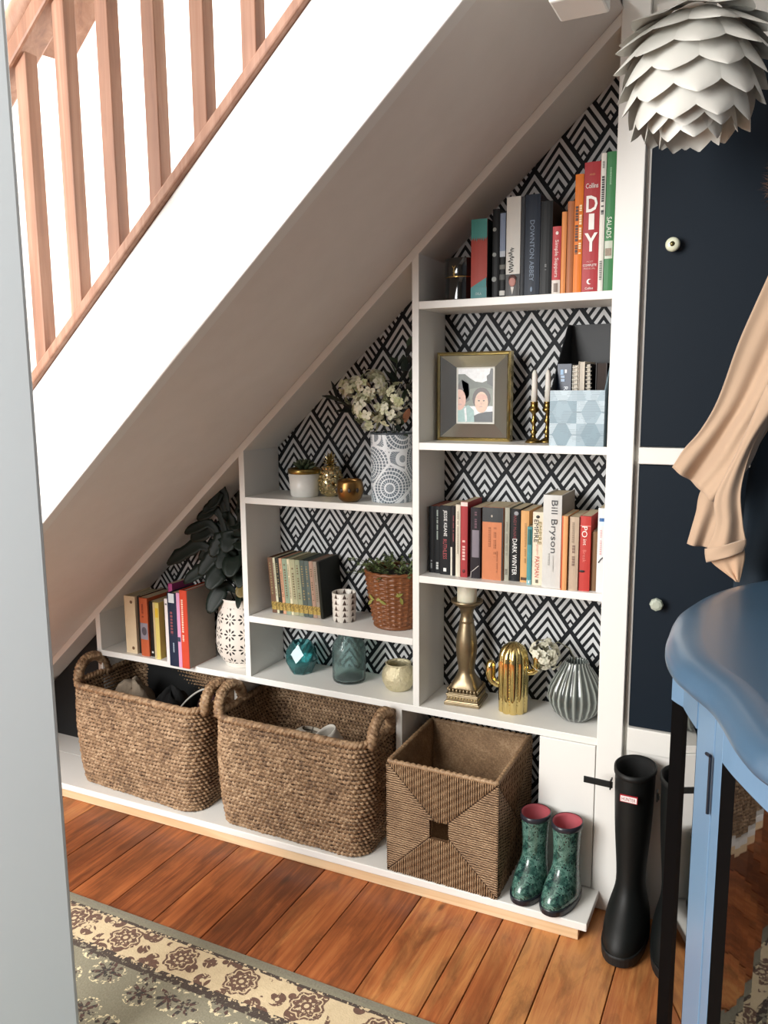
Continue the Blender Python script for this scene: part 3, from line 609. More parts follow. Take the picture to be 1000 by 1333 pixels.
def notebook(label, x0, x1, y0, hgt, col, dep, spiral=None, lean=0.0, name='notebook', cat='notebook', pg='#cfc6b8'):
    q = thing(name, label, cat, (fx + (x0 + x1) / 2, fy + y0, fz), math.radians(-2.5)); q.rotation_euler = (0, lean, math.radians(-2.5)); w = x1 - x0
    MB().box(-w / 2, -w / 2 + .001, 0, dep, 0, hgt).build('cover', pm(col, .45), q, local=True); MB().box(w / 2 - .001, w / 2, 0, dep, 0, hgt).build('cover', pm(col, .45), q, local=True)
    MB().box(-w / 2 + .0011, w / 2 - .0011, .003, dep - .001, .001, hgt - .001).build('pages', pages_mat(pg), q, local=True)
    if spiral:
        for i in range(int(hgt / .0095)):
            z = .006 + i * .0095
            MB().tube([(w * .62 * math.cos(a), .003 + .005 * math.sin(a), z + .001 * math.sin(a)) for a in [2 * PI * k / 12 for k in range(12)]], .0011, 6, True).build('wire', pm(spiral, .3), q, smooth=True, local=True)
    return q
q = thing('paperback', 'navy travel paperback with white lettering inside the magazine file', 'book', (fx - .0415, fy + .045, fz), math.radians(-2.5))
MB().box(-.0165, .0165, 0, .10, 0, .185).build('cover', pm('#1d2a42', .4), q, local=True)
text('title', 'Rough', q, pm('#dfe3e8'), (.003, -.0006, .112), .040, .013, True); marks(q, .140, .158, .009, '#9fb4cc', -.003, 3); MB().box(-.009, -.002, -.0006, 0, .160, .172).build('emblem', pm('#8fb0cf'), q, local=True); MB().box(.001, .006, -.0006, 0, .164, .172).build('emblem', pm('#dfe3e8'), q, local=True)
notebook('white wire bound notebook beside the navy paperback in the file', -.022, -.011, .046, .182, '#d8d2c4', .10, '#d8d4c9')
notebook('cream rounded notebooks bundle between the two wire bound ones', -.008, .006, .044, .190, '#d6cbbb', .10)
notebook('black wire bound notebook leaning right inside the file', .013, .024, .048, .184, '#1a1c1d', .10, '#cfc8b8', lean=-.03)
notebook('dark brown notebook at the right inside the file', .029, .054, .060, .186, '#2c2523', .08, pg='#3a302b')

# ---- middle column, upper shelf
t = thing('succulent_pot', 'small white pot with brass rim holding a spiky green succulent', 'potted plant', (-.392, .085, Dt))
MB().lathe([(.0, 0), (.036, 0), (.040, .004), (.0455, .067), (.043, .0675), (.041, .055), (.0, .055)], n=36, cap0=False).build('pot', pm('#e2e1db', .35), t, smooth=True, local=True)
MB().lathe([(.0462, .066), (.0475, .067), (.0475, .0785), (.046, .080), (.0425, .080), (.0425, .066)], n=36, cap0=False).build('rim', pm('#8f7945', .3, 1.0), t, smooth=True, local=True)
MB().lathe([(.042, .074), (.0, .077)], n=20, cap0=False).build('soil', pm('#2a2119', .95), t, local=True)
lf = None
for i in range(26):
    a = i * 2.4; el = .25 + i * .047; L = .040 - .0005 * i
    b = MB(); P = [Vector((math.cos(a) * math.cos(el) * s * L, math.sin(a) * math.cos(el) * s * L, .076 + math.sin(el) * s * L * 1.05 + .002 * s)) for s in (0, .3, .6, .85, 1)]
    b.tube(P, [.004, .0062, .005, .003, .0005], 6); b.build('leaf', pm('#3f4a30', .55, var=.3), t, smooth=True, local=True)

t = thing('pineapple_ornament', 'shiny gold pineapple ornament behind the bronze bowl', 'ornament', (-.322, .112, Dt))
MB().lathe([(.0, 0), (.014, 0), (.024, .008), (.032, .025), (.0335, .04), (.032, .0545), (.0312, .0555), (.0318, .0565), (.0285, .07), (.02, .084), (.009, .09), (.0, .091)], n=40, cap0=False).build('body', M_silvergold, t, smooth=True, local=True)
for r_ in range(7):
    z = .012 + r_ * .0115; rr = .034 * math.sqrt(max(.05, 1 - ((z - .043) / .049) ** 2))
    for k in range(12):
        a = 2 * PI * (k + .5 * (r_ % 2)) / 12
        MB().ball((rr * math.cos(a), rr * math.sin(a), z), (.0048, .0048, .0055), 6, 4).build('knob', M_silvergold, t, smooth=False, local=True)
for r_, (n_, el, L) in enumerate(((7, .5, .024), (6, .85, .032), (5, 1.15, .040), (3, 1.4, .044))):
    for k in range(n_):
        a = 2 * PI * k / n_ + r_ * .5; d = Vector((math.cos(a) * math.cos(el), math.sin(a) * math.cos(el), math.sin(el))); s = Vector((-math.sin(a), math.cos(a), 0)); B = Vector((0, 0, .088))
        b = MB(); pts = []
        for q_, ww in ((0, .003), (.4, .0055), (.75, .004), (1, .0003)): c = B + d * L * q_ + Vector((0, 0, -.004 * q_ * q_)); pts.append([c - s * ww, c + Vector((0, 0, .0012)), c + s * ww])
        b.loft(pts, closed=False); b.build('crown_leaf', M_silvergold, t, solid=.0008, local=True)

t = thing('bronze_bowl', 'small round bronze tealight bowl with cut out petals in front of the pineapple', 'bowl', (-.2195, .037, Dt))
MB().lathe([(.0, .0), (.020, .0), (.030, .008), (.0365, .024), (.0375, .036), (.035, .052), (.0325, .060), (.031, .060), (.034, .050), (.0355, .036), (.034, .024), (.028, .011), (.0, .004)], n=40, cap0=False).build('bowl', M_bronze, t, smooth=True, local=True)
for a in (-2.35, -1.75, -1.15, -.5):
    MB().ball((.0362 * math.cos(a), .0362 * math.sin(a), .034), (.0055, .0028, .007) if abs(math.sin(a)) > .7 else (.0035, .0055, .007), 10, 6).build('cutout', pm('#241a10', .5), t, smooth=True, local=True)

ms = NT('mosaic'); x_, y_, z_ = ms.xyz(); ang = ms.op('ARCTAN2', y_, x_)
uv = ms.comb(ms.op('MULTIPLY', ang, .056), z_, 0.0)
v1 = ms.n('ShaderNodeTexVoronoi', feature='F1'); v1.inputs['Scale'].default_value = 11.5; v1.inputs['Randomness'].default_value = .75; ms.t.links.new(uv, v1.inputs['Vector'])
dvec = ms.n('ShaderNodeVectorMath', operation='SUBTRACT'); ms.t.links.new(ms.scl(uv, (11.5, 11.5, 1)), dvec.inputs[0]); ms.t.links.new(ms.scl(v1.outputs['Position'], (11.5, 11.5, 1)), dvec.inputs[1])
ddx, ddy, _ = ms.xyz(dvec.outputs[0]); rr = ms.op('MULTIPLY', v1.outputs['Distance'], 1.0); th_ = ms.op('ARCTAN2', ddy, ddx)
rb = ms.op('MULTIPLY', rr, 9.0); rbi = ms.op('FLOOR', rb)
seg = ms.op('ABSOLUTE', ms.op('SINE', ms.op('MULTIPLY', th_, ms.op('ADD', 4.0, ms.op('MULTIPLY', rbi, 3.0)))))
tile = ms.op('MULTIPLY', ms.op('GREATER_THAN', seg, .30), ms.op('LESS_THAN', ms.op('ABSOLUTE', ms.op('SUBTRACT', ms.op('FRACT', rb), .5)), .36))
edge = ms.vor(11.5, uv, 'DISTANCE_TO_EDGE', .75)['Distance']
tile = ms.op('MULTIPLY', tile, ms.op('GREATER_THAN', edge, .035))
ms.set(col=ms.mix(tile, '#dfe3e6', ms.mix(ms.noise(60), '#4e5963', '#7d8a94')), rough=.3); ms.bump(tile, .25, .001)
t = thing('mosaic_vase', 'tall cylindrical vase of white and grey petal mosaic', 'vase', (-.121, .094, Dt))
MB().lathe([(.0, 0), (.053, 0), (.055, .002), (.0565, .02), (.0565, .165), (.0575, .183), (.0575, .1865), (.0555, .1865), (.053, .16), (.053, .006), (.0, .006)], n=48, cap0=False).build('body', ms.m, t, smooth=True, local=True)
MB().lathe([(.0579, .182), (.0584, .1845), (.0579, .1868), (.0553, .1868)], n=48, cap0=False).build('rim', pm('#3d444b', .3), t, smooth=True, local=True)

def blossom_mesh(r, petals=4):
    b = MB()
    for k in range(petals):
        a = 2 * PI * k / petals; ca, sa = math.cos(a), math.sin(a); R_ = []
        for u, ww, hz in ((.08, .12, .0), (.35, .38, .12), (.7, .46, .16), (.95, .26, .05), (1.05, .05, -.02)):
            R_.append([(r * (u * ca - s * ww * sa), r * (u * sa + s * ww * ca), r * (hz + .12 * abs(s))) for s in (-1, 0, 1)])
        b.loft(R_, closed=False)
    b.ball((0, 0, r * .08), r * .12, 6, 4, k=1); return b
def leaf_mesh(L, Wd, curl=.25, fold=.15, n=7):
    b = MB(); R_ = []
    for i in range(n):
        s = i / (n - 1); ww = Wd * .5 * math.sin(PI * min(.985, s * .93 + .05)) ** .8; z = -curl * L * s * s
        R_.append([(q * ww, L * s, z + fold * ww * abs(q)) for q in (-1, -.5, 0, .5, 1)])
    return b.loft(R_, closed=False)
def orient(o, pos, d, roll=0.0, up=Vector((0, 0, 1))):
    """local +y along d, local +z towards up"""
    d = Vector(d).normalized(); x = d.cross(up)
    if x.length < 1e-3: x = Vector((1, 0, 0))
    x.normalize(); z = x.cross(d)
    M = Matrix((x, d, z)).transposed() @ Matrix.Rotation(roll, 3, 'Y')
    o.location = pos; o.rotation_euler = M.to_euler()
R = random.Random(11)
fb = thing('flower_bouquet', 'faux bouquet of creamy green hydrangea heads with dark foliage in the mosaic vase', 'flowers', (-.121, .094, Dt + .19))
pm_pet = [pm('#cfcfae', .6, var=.16, scale=50), pm('#a7ad78', .7)]
bme = [blossom_mesh(.0165).mesh(pm_pet, True), blossom_mesh(.0135).mesh([pm('#b9bd92', .6, var=.16, scale=50), pm_pet[1]], True), blossom_mesh(.0175).mesh([pm('#dedbc4', .6, var=.1), pm_pet[1]], True)]
heads = [((-.205, .06, 1.27), .038), ((-.155, .05, 1.285), .042), ((-.160, .045, 1.225), .045), ((-.085, .06, 1.255), .036), ((-.105, .055, 1.215), .035), ((-.17, .055, 1.19), .025), ((-.245, .07, 1.285), .018)]
for (hx_, hy_, hz_), rad in heads:
    for k in range(int(27 * (rad / .04) ** 2) + 3):
        d = Vector((R.gauss(0, 1), R.gauss(-.35, 1), R.gauss(.2, 1))).normalized()
        pos = Vector((hx_, hy_, hz_)) + d * rad * R.uniform(.75, 1.05)
        pos.y = min(pos.y, .16)
        if pos.z > s_trim(pos.x) - .012: continue
        o = bpy.data.objects.new('blossom', bme[R.randrange(3)]); COL.objects.link(o); o.parent = fb
        q = d.to_track_quat('Z', 'Y'); o.rotation_euler = (q.to_matrix() @ Matrix.Rotation(R.uniform(0, 6), 3, 'Z')).to_euler(); o.location = pos - Vector(fb.location); s = R.uniform(.6, .95); o.scale = (s, s, s)
dk = [leaf_mesh(.055, .022).mesh(pm('#1f2a22', .55, var=.3), True), leaf_mesh(.04, .018).mesh(pm('#3a4a36', .6, var=.25), True), leaf_mesh(.05, .018).mesh(pm('#2a2b26', .6), True)]
stems = [((-.121, .094, 1.12), (-.07, .10, 1.40)), ((-.121, .094, 1.12), (-.05, .09, 1.33)), ((-.121, .094, 1.12), (-.30, .09, 1.26)), ((-.121, .094, 1.12), (-.10, .09, 1.36)), ((-.121, .094, 1.12), (-.17, .06, 1.27)), ((-.11, .09, 1.12), (-.055, .05, 1.22))]
for i, (a, b_) in enumerate(stems):
    a, b_ = Vector(a), Vector(b_)
    mid = (a + b_) / 2 + Vector((0, 0, .015))
    MB().tube([a, mid, b_], .0016, 6).build('stem', pm('#3a4030', .7), fb, smooth=True)
    for k in range(9 if i != 4 else 4):
        s = .3 + .7 * k / 9; p_ = a.lerp(b_, s) + Vector((0, 0, .03 * s * (1 - s)))
        d = (b_ - a).normalized() * .6 + Vector((R.uniform(-1, 1), R.uniform(-.8, .3), R.uniform(-.4, .8)))
        o = bpy.data.objects.new('leaf', dk[R.randrange(3)]); COL.objects.link(o); o.parent = fb
        tip = p_ + d.normalized() * .055
        if tip.z > s_trim(tip.x) - .01 or tip.x > -.022: d = Vector((-.8, -.3, -.3))
        orient(o, p_ - Vector(fb.location), d, R.uniform(-.6, .6))
o = bpy.data.objects.new('leaf', leaf_mesh(.045, .02).mesh(pm('#8a5a3e', .6), True)); COL.objects.link(o); o.parent = fb; orient(o, Vector((-.06, .05, 1.19)) - Vector(fb.location), (.3, -.3, 1))

# ---- middle column, lower shelves
ct = NT('cup_print'); x_, y_, z_ = ct.xyz(); an = ct.op('ARCTAN2', y_, x_)
fu = ct.op('FRACT', ct.op('MULTIPLY', ct.op('ADD', an, 7.0), 2.6)); fv = ct.op('FRACT', ct.op('MULTIPLY', z_, 58.0))
tri = ct.op('GREATER_THAN', ct.op('ADD', ct.op('ABSOLUTE', ct.op('SUBTRACT', fu, .5)), ct.op('MULTIPLY', fv, .55)), .46)
dots = ct.op('GREATER_THAN', ct.op('FRACT', ct.op('MULTIPLY', an, 1.3)), .35)
ct.set(col=ct.mix(ct.op('MULTIPLY', ct.op('SUBTRACT', 1.0, tri), dots), '#e0dad0', '#4a3a33'), rough=.35)
t = thing('patterned_cup', 'small white cup printed with brown triangles before the antique books', 'cup', (-.2655, .078, Et))
MB().lathe([(.0, 0), (.031, 0), (.033, .002), (.0345, .082), (.033, .083), (.0315, .08), (.030, .006), (.0, .005)], n=40, cap0=False).build('body', ct.m, t, smooth=True, local=True)

wk = NT('wicker'); wx, wy, wz = wk.xyz(); wn = wk.noise(80)
wk.set(col=wk.mix(wk.op('ADD', wk.op('MULTIPLY', wn, .6), wk.op('MULTIPLY', wk.noise(260), .4)), '#48230f', '#945c34'), rough=.36); wk = wk.m
t = thing('wicker_planter', 'reddish brown wicker pot holding a trailing fine leaved plant', 'potted plant', (-.1105, .098, Et))
def pr(z): return .062 + .022 * min(1, z / .14) - .010 * max(0, .025 - z) / .025 * .4
b = MB(); NA, NZ = 208, 120; H_ = .156; rings = []
for j in range(NZ + 1):
    z = H_ * j / NZ; ring_ = []
    for i in range(NA):
        a = 2 * PI * i / NA; s = a / (2 * PI) * 26
        row = z / .0064; bump_ = .0013 * math.cos(PI * s) * (1 if int(row) % 2 else -1) * abs(math.sin(PI * row)) ** .5 + .0014 * abs(math.sin(PI * row)) + .0012 * abs(math.cos(PI * s)) ** 3
        r_ = pr(z) + bump_ + .0006 * (abs(math.cos(PI * s)) > .8)
        ring_.append((r_ * math.cos(a), r_ * math.sin(a), z))
    rings.append(ring_)
b.loft(rings, True, True); b.build('woven_wall', wk, t, smooth=True, local=True)
b = MB(); P = [((pr(H_) + .001) * math.cos(2 * PI * i / 60), (pr(H_) + .001) * math.sin(2 * PI * i / 60), H_ + .001 + .0015 * math.sin(i * 2.1)) for i in range(60)]
b.tube(P, .0052, 8, True); b.build('rim', wk, t, smooth=True, local=True)
P = [((pr(.004)) * math.cos(2 * PI * i / 60), (pr(.004)) * math.sin(2 * PI * i / 60), .006) for i in range(60)]
b = MB(); b.tube(P, .0056, 8, True); b.build('foot_rim', wk, t, smooth=True, local=True)
MB().lathe([(.08, .143), (.0, .146)], n=24, cap0=False).build('soil', pm('#1b140e', .95), t, local=True)
fo = MB(); lm = leaf_mesh(1, .7, .2, .2, 5)
def add_leaf(mb, pos, d, L):
    d = Vector(d).normalized(); x = d.cross(Vector((0, 0, 1))); x = x.normalized() if x.length > .01 else Vector((1, 0, 0)); z = x.cross(d)
    mb.add([Vector(pos) + (x * p[0] + d * p[1] + z * p[2]) * L for p in lm.v], lm.f)
fo2 = MB()
for i in range(46):
    a = R.uniform(0, 2 * PI); rr_ = R.uniform(.02, .075); base_ = Vector((rr_ * math.cos(a), rr_ * math.sin(a) * .8, .148))
    out = Vector((math.cos(a) * R.uniform(.3, 1), math.sin(a) * .6, R.uniform(.25, 1.1))).normalized(); L = R.uniform(.04, .085)
    if i < 10: out = Vector((-1, -.1 + .05 * i, .35 + .06 * i)).normalized(); L = .12
    if i in (10, 11, 12): out = Vector((.3, -.9, .3)); L = .06
    P = [base_ + out * L * s - Vector((0, 0, .35 * L * s * s)) for s in (0, .33, .66, 1)]
    P = [Vector((min(p.x, .078), min(p.y, .07), p.z)) for p in P]
    fo2.tube(P, .0008, 4)
    for k in range(9):
        s = .15 + .85 * k / 8; p_ = base_ + out * L * s - Vector((0, 0, .35 * L * s * s)); p_ = Vector((min(p_.x, .078), min(p_.y, .07), p_.z))
        add_leaf(fo, p_, out * .5 + Vector((R.uniform(-1, 1), R.uniform(-1, .6), R.uniform(-.3, .6))), R.uniform(.008, .014))
o = fo.build('foliage', pm('#5f6e42', .55, var=.5, scale=60), t, smooth=True, local=True); o['kind'] = 'stuff'
o = fo2.build('sprigs', pm('#39401f', .6), t, local=True); o['kind'] = 'stuff'
# a little green bow of leaves pressed against the wicker
for k, (a, z, d) in enumerate(((-2.0, .085, (-.8, 0, .5)), (-1.9, .085, (.8, -.2, .45)), (-1.75, .088, (.6, -.1, -.35)), (-2.1, .083, (-.5, 0, -.4)), (-1.1, .1, (.6, .2, .6)), (-1.05, .1, (-.5, -.2, .5)), (-1.0, .098, (.2, .1, -.8)))):
    o = bpy.data.objects.new('leaf', leaf_mesh(.022, .009).mesh(pm('#87863f', .55), True)); COL.objects.link(o); o.parent = t
    orient(o, ((pr(z) + .004) * math.cos(a), (pr(z) + .004) * math.sin(a), z), d, 0, Vector((math.cos(a), math.sin(a), 0)))

def glass(name, col, tint):
    g = NT(name); g.set(col=col, rough=.04, trans=.92, ior=1.45)
    return g.m
t = thing('teal_glass_holder', 'faceted teal glass tealight holder at the left of the lowest shelf', 'glass holder', (-.4255, .100, Ft))
g = MB(); rot = lambda k, o_: (k + o_) * 2 * PI / 7
tops = [(.026, .0), (.044, .032), (.050, .050), (.034, .093)]
lv = [[(r_ * math.cos(rot(k, o_)), r_ * math.sin(rot(k, o_)), z) for k in range(7)] for r_, z, o_ in ((.033, 0, 0), (.050, .040, .5), (.046, .066, 0), (.031, .093, .5), (.0285, .093, .5), (.042, .066, 0), (.0455, .041, .5), (.029, .005, 0))]
g2 = MB()
for a in range(len(lv) - 1):
    sh = 1 if a in (1, 3 + 10, 4 + 10) else 0
    for k in range(7):
        k2 = (k + 1) % 7; A, B = lv[a], lv[a + 1]
        if a in (3,): g2.add([A[k], A[k2], B[k2], B[k]], [(0, 1, 2, 3)])
        elif (a % 2 == 0) == (a < 3): g2.add([A[k], A[k2], B[k]], [(0, 1, 2)]); g2.add([A[k2], B[k2], B[k]], [(0, 1, 2)])
        else: g2.add([A[k], B[k2], B[k]], [(0, 1, 2)]); g2.add([A[k], A[k2], B[k2]], [(0, 1, 2)])
g2.add(lv[0], [tuple(range(6, -1, -1))]); g2.add(lv[-1], [tuple(range(7))])
g2.build('body', glass('teal_glass', '#7cc4c6', 1), t, local=True)
t = thing('glass_jar', 'pale aqua mottled glass jar with a narrow neck on the lowest shelf', 'jar', (-.2635, .098, Ft))
jg = NT('aqua_glass'); jn = jg.noise(45, detail=4); jg.set(col=jg.mix(jn, '#b4d2d0', '#dcebe9'), rough=.08, trans=.95, ior=1.3); jg.bump(jn, .6, .004)
MB().lathe([(.0, 0), (.042, 0), (.047, .004), (.049, .012), (.049, .095), (.046, .112), (.034, .128), (.030, .136), (.031, .150), (.0325, .153), (.030, .153), (.028, .137), (.032, .126), (.0435, .110), (.0465, .095), (.0465, .014), (.043, .008), (.0, .007)], n=44, cap0=False).build('body', jg.m, t, smooth=True, local=True)
t = thing('gold_bowl', 'round crackled pale gold bowl at the right of the lowest shelf', 'bowl', (-.1045, .096, Ft))
gb = NT('crackle_gold'); gn = gb.vor(70, feature='DISTANCE_TO_EDGE')['Distance']; gb.set(col=gb.mix(gb.noise(30), '#c7bd96', '#e0d8ba'), rough=.42, metal=.6); gb.bump(gb.noise(95, detail=5), 1.0, .006)
MB().lathe([(.0, 0), (.029, 0), (.036, .006), (.046, .026), (.0475, .040), (.044, .058), (.036, .068), (.0355, .074), (.037, .076), (.034, .077), (.032, .070), (.041, .056), (.044, .040), (.042, .027), (.032, .009), (.0, .006)], n=44, cap0=False).build('body', gb.m, t, smooth=True, local=True)

# ---- right column, lowest shelf
t = thing('pillar_candlestick', 'tall antique gold baluster candlestick on a square beaded base', 'candlestick', (.099, .092, Ft), math.radians(4))
cs = NT('antique_gold'); cn = cs.noise(28, detail=4); cs.set(col=cs.mix(cn, '#75644a', '#a5967a'), rough=.36, metal=.85); cs.bump(cs.noise(90), .15); M_cs = cs.m
b = MB()
for (wa, z0, wb_, z1) in ((.048, 0, .048, .009), (.046, .009, .044, .013), (.0425, .013, .0425, .026), (.0445, .026, .0445, .031), (.040, .031, .038, .034)):
    b.hexa([(sx * w_, sy * w_, z) for z, w_ in ((z0, wa), (z1, wb_)) for sy in (-1, 1) for sx in (-1, 1)])
b.build('base', M_cs, t, bevel=.0012, local=True)
bd = MB()
for k in range(8):
    q_ = -.034 + .0097 * k
    for s in (-1, 1):
        MB().ball((q_, s * .0405, .040), (.0042, .0042, .006), 8, 6).build('bead', M_cs, t, smooth=True, local=True); MB().ball((s * .0405, q_, .040), (.0042, .0042, .006), 8, 6).build('bead', M_cs, t, smooth=True, local=True)
for k in range(10):
    q_ = -.036 + .008 * k
    for s in (-1, 1): bd.ball((q_, s * .0425, .0195), (.0028, .0016, .0035), 6, 4); bd.ball((s * .0425, q_, .0195), (.0016, .0028, .0035), 6, 4)
bd.build('base_ornament', pm('#b09a6c', .35, .8), t, smooth=True, local=True)
b = MB(); rings = []
def sq(r_, z, e, n=40):
    out = []
    for i in range(n):
        a = 2 * PI * i / n; c, s = math.cos(a), math.sin(a); k = (abs(c) ** e + abs(s) ** e) ** (-1 / e); out.append((r_ * k * c, r_ * k * s, z))
    return out
for r_, z, e in ((.0385, .034, 9), (.0375, .046, 7), (.034, .058, 4), (.029, .068, 2.6), (.0245, .078, 2), (.022, .086, 2), (.0225, .098, 2), (.026, .12, 2), (.0285, .145, 2), (.0285, .165, 2), (.026, .185, 2), (.022, .205, 2), (.0195, .218, 2), (.0185, .222, 2), (.0205, .2245, 2), (.0185, .227, 2), (.0165, .238, 2), (.0165, .245, 2), (.020, .258, 2), (.0245, .262, 2), (.0245, .266, 2), (.028, .268, 2)): rings.append(sq(r_, z, e))
b.loft(rings, True, True, True); b.build('column', M_cs, t, smooth=True, local=True)
MB().lathe([(.026, .267), (.036, .2695), (.0415, .275), (.0425, .281), (.0405, .2815), (.036, .277), (.0, .2765)], n=40).build('drip_tray', M_cs, t, smooth=True, local=True)
c = thing('pillar_candle', 'ivory pillar candle standing on the tall gold candlestick', 'candle', (.099, .092, Ft + .277))
MB().lathe([(.0, 0), (.026, 0), (.0262, .004), (.0262, .053), (.024, .056), (.0, .054)], n=36, cap0=False).build('wax', pm('#d9d2bd', .5, sss=.15), c, smooth=True, local=True)
MB().tube([(0, 0, .053), (.001, .001, .061)], .0009, 5).build('wick', pm('#2a2520', .9), c, local=True)

M_chrome = NT('gold_chrome').set(col='#e2cd8e', rough=.08, metal=1.0).m
t = thing('cactus_ornament', 'shiny gold cactus ornament with two raised arms', 'ornament', (.232, .083, Ft))
rib = lambda a, z: 1 + .16 * abs(math.cos(a * 5)) ** .6 - .10
MB().lathe([(.0, 0), (.035, 0), (.0365, .002), (.0375, .05), (.0385, .10), (.0385, .135), (.035, .158), (.026, .174), (.013, .183), (.0, .186)], n=80, cap0=False, fr=rib).build('body', M_chrome, t, smooth=True, local=True)
def arm(P, r):
    b = MB(); V = [Vector(p) for p in P]; b.tube(V, r, 20); 
    b.v = [tuple(p) for p in b.v]; return b.build('arm', M_chrome, t, smooth=True, local=True)
arm([(-.032, 0, .068), (-.043, 0, .066), (-.054, 0, .070), (-.061, 0, .080), (-.0625, 0, .092), (-.062, 0, .108), (-.061, 0, .120), (-.0605, 0, .1265), (-.060, 0, .129)], [.010, .0105, .0115, .0125, .0135, .0135, .0115, .007, .001])
arm([(.033, 0, .110), (.042, 0, .109), (.053, 0, .112), (.060, 0, .120), (.062, 0, .132), (.062, 0, .150), (.0615, 0, .162), (.061, 0, .168), (.061, 0, .170)], [.007, .008, .0085, .009, .0095, .0095, .0085, .005, .001])
sp = MB()
for k in range(10):
    a = 2 * PI * (k + .5) / 10
    for j in range(15):
        z = .025 + j * .0085; sp.ball((.0365 * math.cos(a), .0365 * math.sin(a), z), .0012, 5, 3)
o = sp.build('spines', M_chrome, t, local=True); o['kind'] = 'stuff'

t = thing('ribbed_vase', 'bulbous grey green ribbed vase with small dark mouth', 'vase', (.391, .100, Ft))
rv = NT('ribbed_glaze'); x_, y_, z_ = rv.xyz(); an = rv.op('ARCTAN2', y_, x_); rd = rv.op('ABSOLUTE', rv.op('COSINE', rv.op('MULTIPLY', an, 11.0)))
rv.set(col=rv.mix(rv.op('POWER', rd, 7.0), '#3a403e', '#9aa19b'), rough=.18, coat=.5)
NR = 22
MB().lathe([(.0, 0), (.028, 0), (.036, .003), (.054, .020), (.066, .046), (.0685, .064), (.0635, .086), (.050, .112), (.038, .132), (.030, .146), (.0295, .152), (.0275, .153), (.0255, .148), (.030, .13), (.04, .08), (.0, .03)], n=264, cap0=False,
           fr=lambda a, z: (1 + .055 * (abs(math.cos(11 * a)) ** 3 - .4) * min(1, z / .03) * (1 if z < .14 else .3))).build('body', rv.m, t, smooth=True, local=True)
t = thing('flower_sprig', 'drooping head of small cream flowers on a stem in the ribbed vase', 'flowers', (.385, .098, Ft + .15))
MB().tube([(.388, .098, .595), (.372, .097, .625), (.345, .094, .638), (.318, .09, .625), (.302, .088, .600), (.297, .085, .588)], .0014, 6).build('stem', pm('#5a5a46', .7), t, smooth=True)
sm = blossom_mesh(.0085, 5).mesh([pm('#d5d3bf', .6, var=.12), pm('#b3b48a', .7)], True)
for k in range(120):
    d = Vector((R.gauss(0, 1), R.gauss(-.3, 1), R.gauss(0, 1))).normalized(); pos = Vector((.312, .088, .603)) + d * R.uniform(.014, .044)
    o = bpy.data.objects.new('blossom', sm); COL.objects.link(o); o.parent = t; o.location = pos - Vector(t.location); o.rotation_euler = (d.to_track_quat('Z', 'Y').to_matrix() @ Matrix.Rotation(R.uniform(0, 6), 3, 'Z')).to_euler()

# ---- far left: daisy pot with dark leafy plant
dp_ = NT('daisy_pot'); x_, y_, z_ = dp_.xyz(); an = dp_.op('ARCTAN2', y_, x_)
us = dp_.op('MULTIPLY', dp_.op('ADD', an, 8.24), .078 / .046); vs = dp_.op('DIVIDE', dp_.op('SUBTRACT', z_, -.004), .046)
du = dp_.op('SUBTRACT', dp_.op('FRACT', us), .5); dv = dp_.op('SUBTRACT', dp_.op('FRACT', vs), .5)
r_ = dp_.op('SQRT', dp_.op('ADD', dp_.op('MULTIPLY', du, du), dp_.op('MULTIPLY', dv, dv))); tt = dp_.op('ARCTAN2', dv, du)
pet = dp_.op('GREATER_THAN', dp_.op('COSINE', dp_.op('MULTIPLY', tt, 8.0)), dp_.op('ADD', -.25, dp_.op('MULTIPLY', dp_.op('ABSOLUTE', dp_.op('SUBTRACT', r_, .29)), 9.0)))
cen = dp_.op('LESS_THAN', r_, .035)
band = dp_.op('LESS_THAN', z_, .190)
hole = dp_.op('MULTIPLY', dp_.op('MAXIMUM', pet, cen), dp_.op('MULTIPLY', band, dp_.op('GREATER_THAN', z_, .018)))
dp_.set(col=dp_.mix(hole, dp_.mix(dp_.noise(9), '#d9d0c6', '#e6dfd6'), '#15110e'), rough=.5); dp_.bump(dp_.op('SUBTRACT', 1.0, hole), .6, .004)
t = thing('daisy_pot_plant', 'white pierced daisy pattern pot with a large dark leafy plant', 'potted plant', (-.632, .094, Ft))
MB().lathe([(.0, 0), (.052, 0), (.055, .003), (.055, .009), (.066, .022), (.078, .045), (.0815, .07), (.080, .11), (.075, .15), (.069, .185), (.066, .205), (.0675, .213), (.064, .214), (.062, .20), (.068, .17), (.0, .165)], n=56, cap0=False).build('pot', dp_.m, t, smooth=True, local=True)
MB().lathe([(.066, .186), (.0, .19)], n=24, cap0=False).build('soil', pm('#17110c', .95), t, local=True)
M_leafd = NT('dark_leaf'); ln = M_leafd.noise(14); M_leafd.set(col=M_leafd.mix(ln, '#0a100c', '#19251d'), rough=.5, spec=.3); M_leafd = M_leafd.m
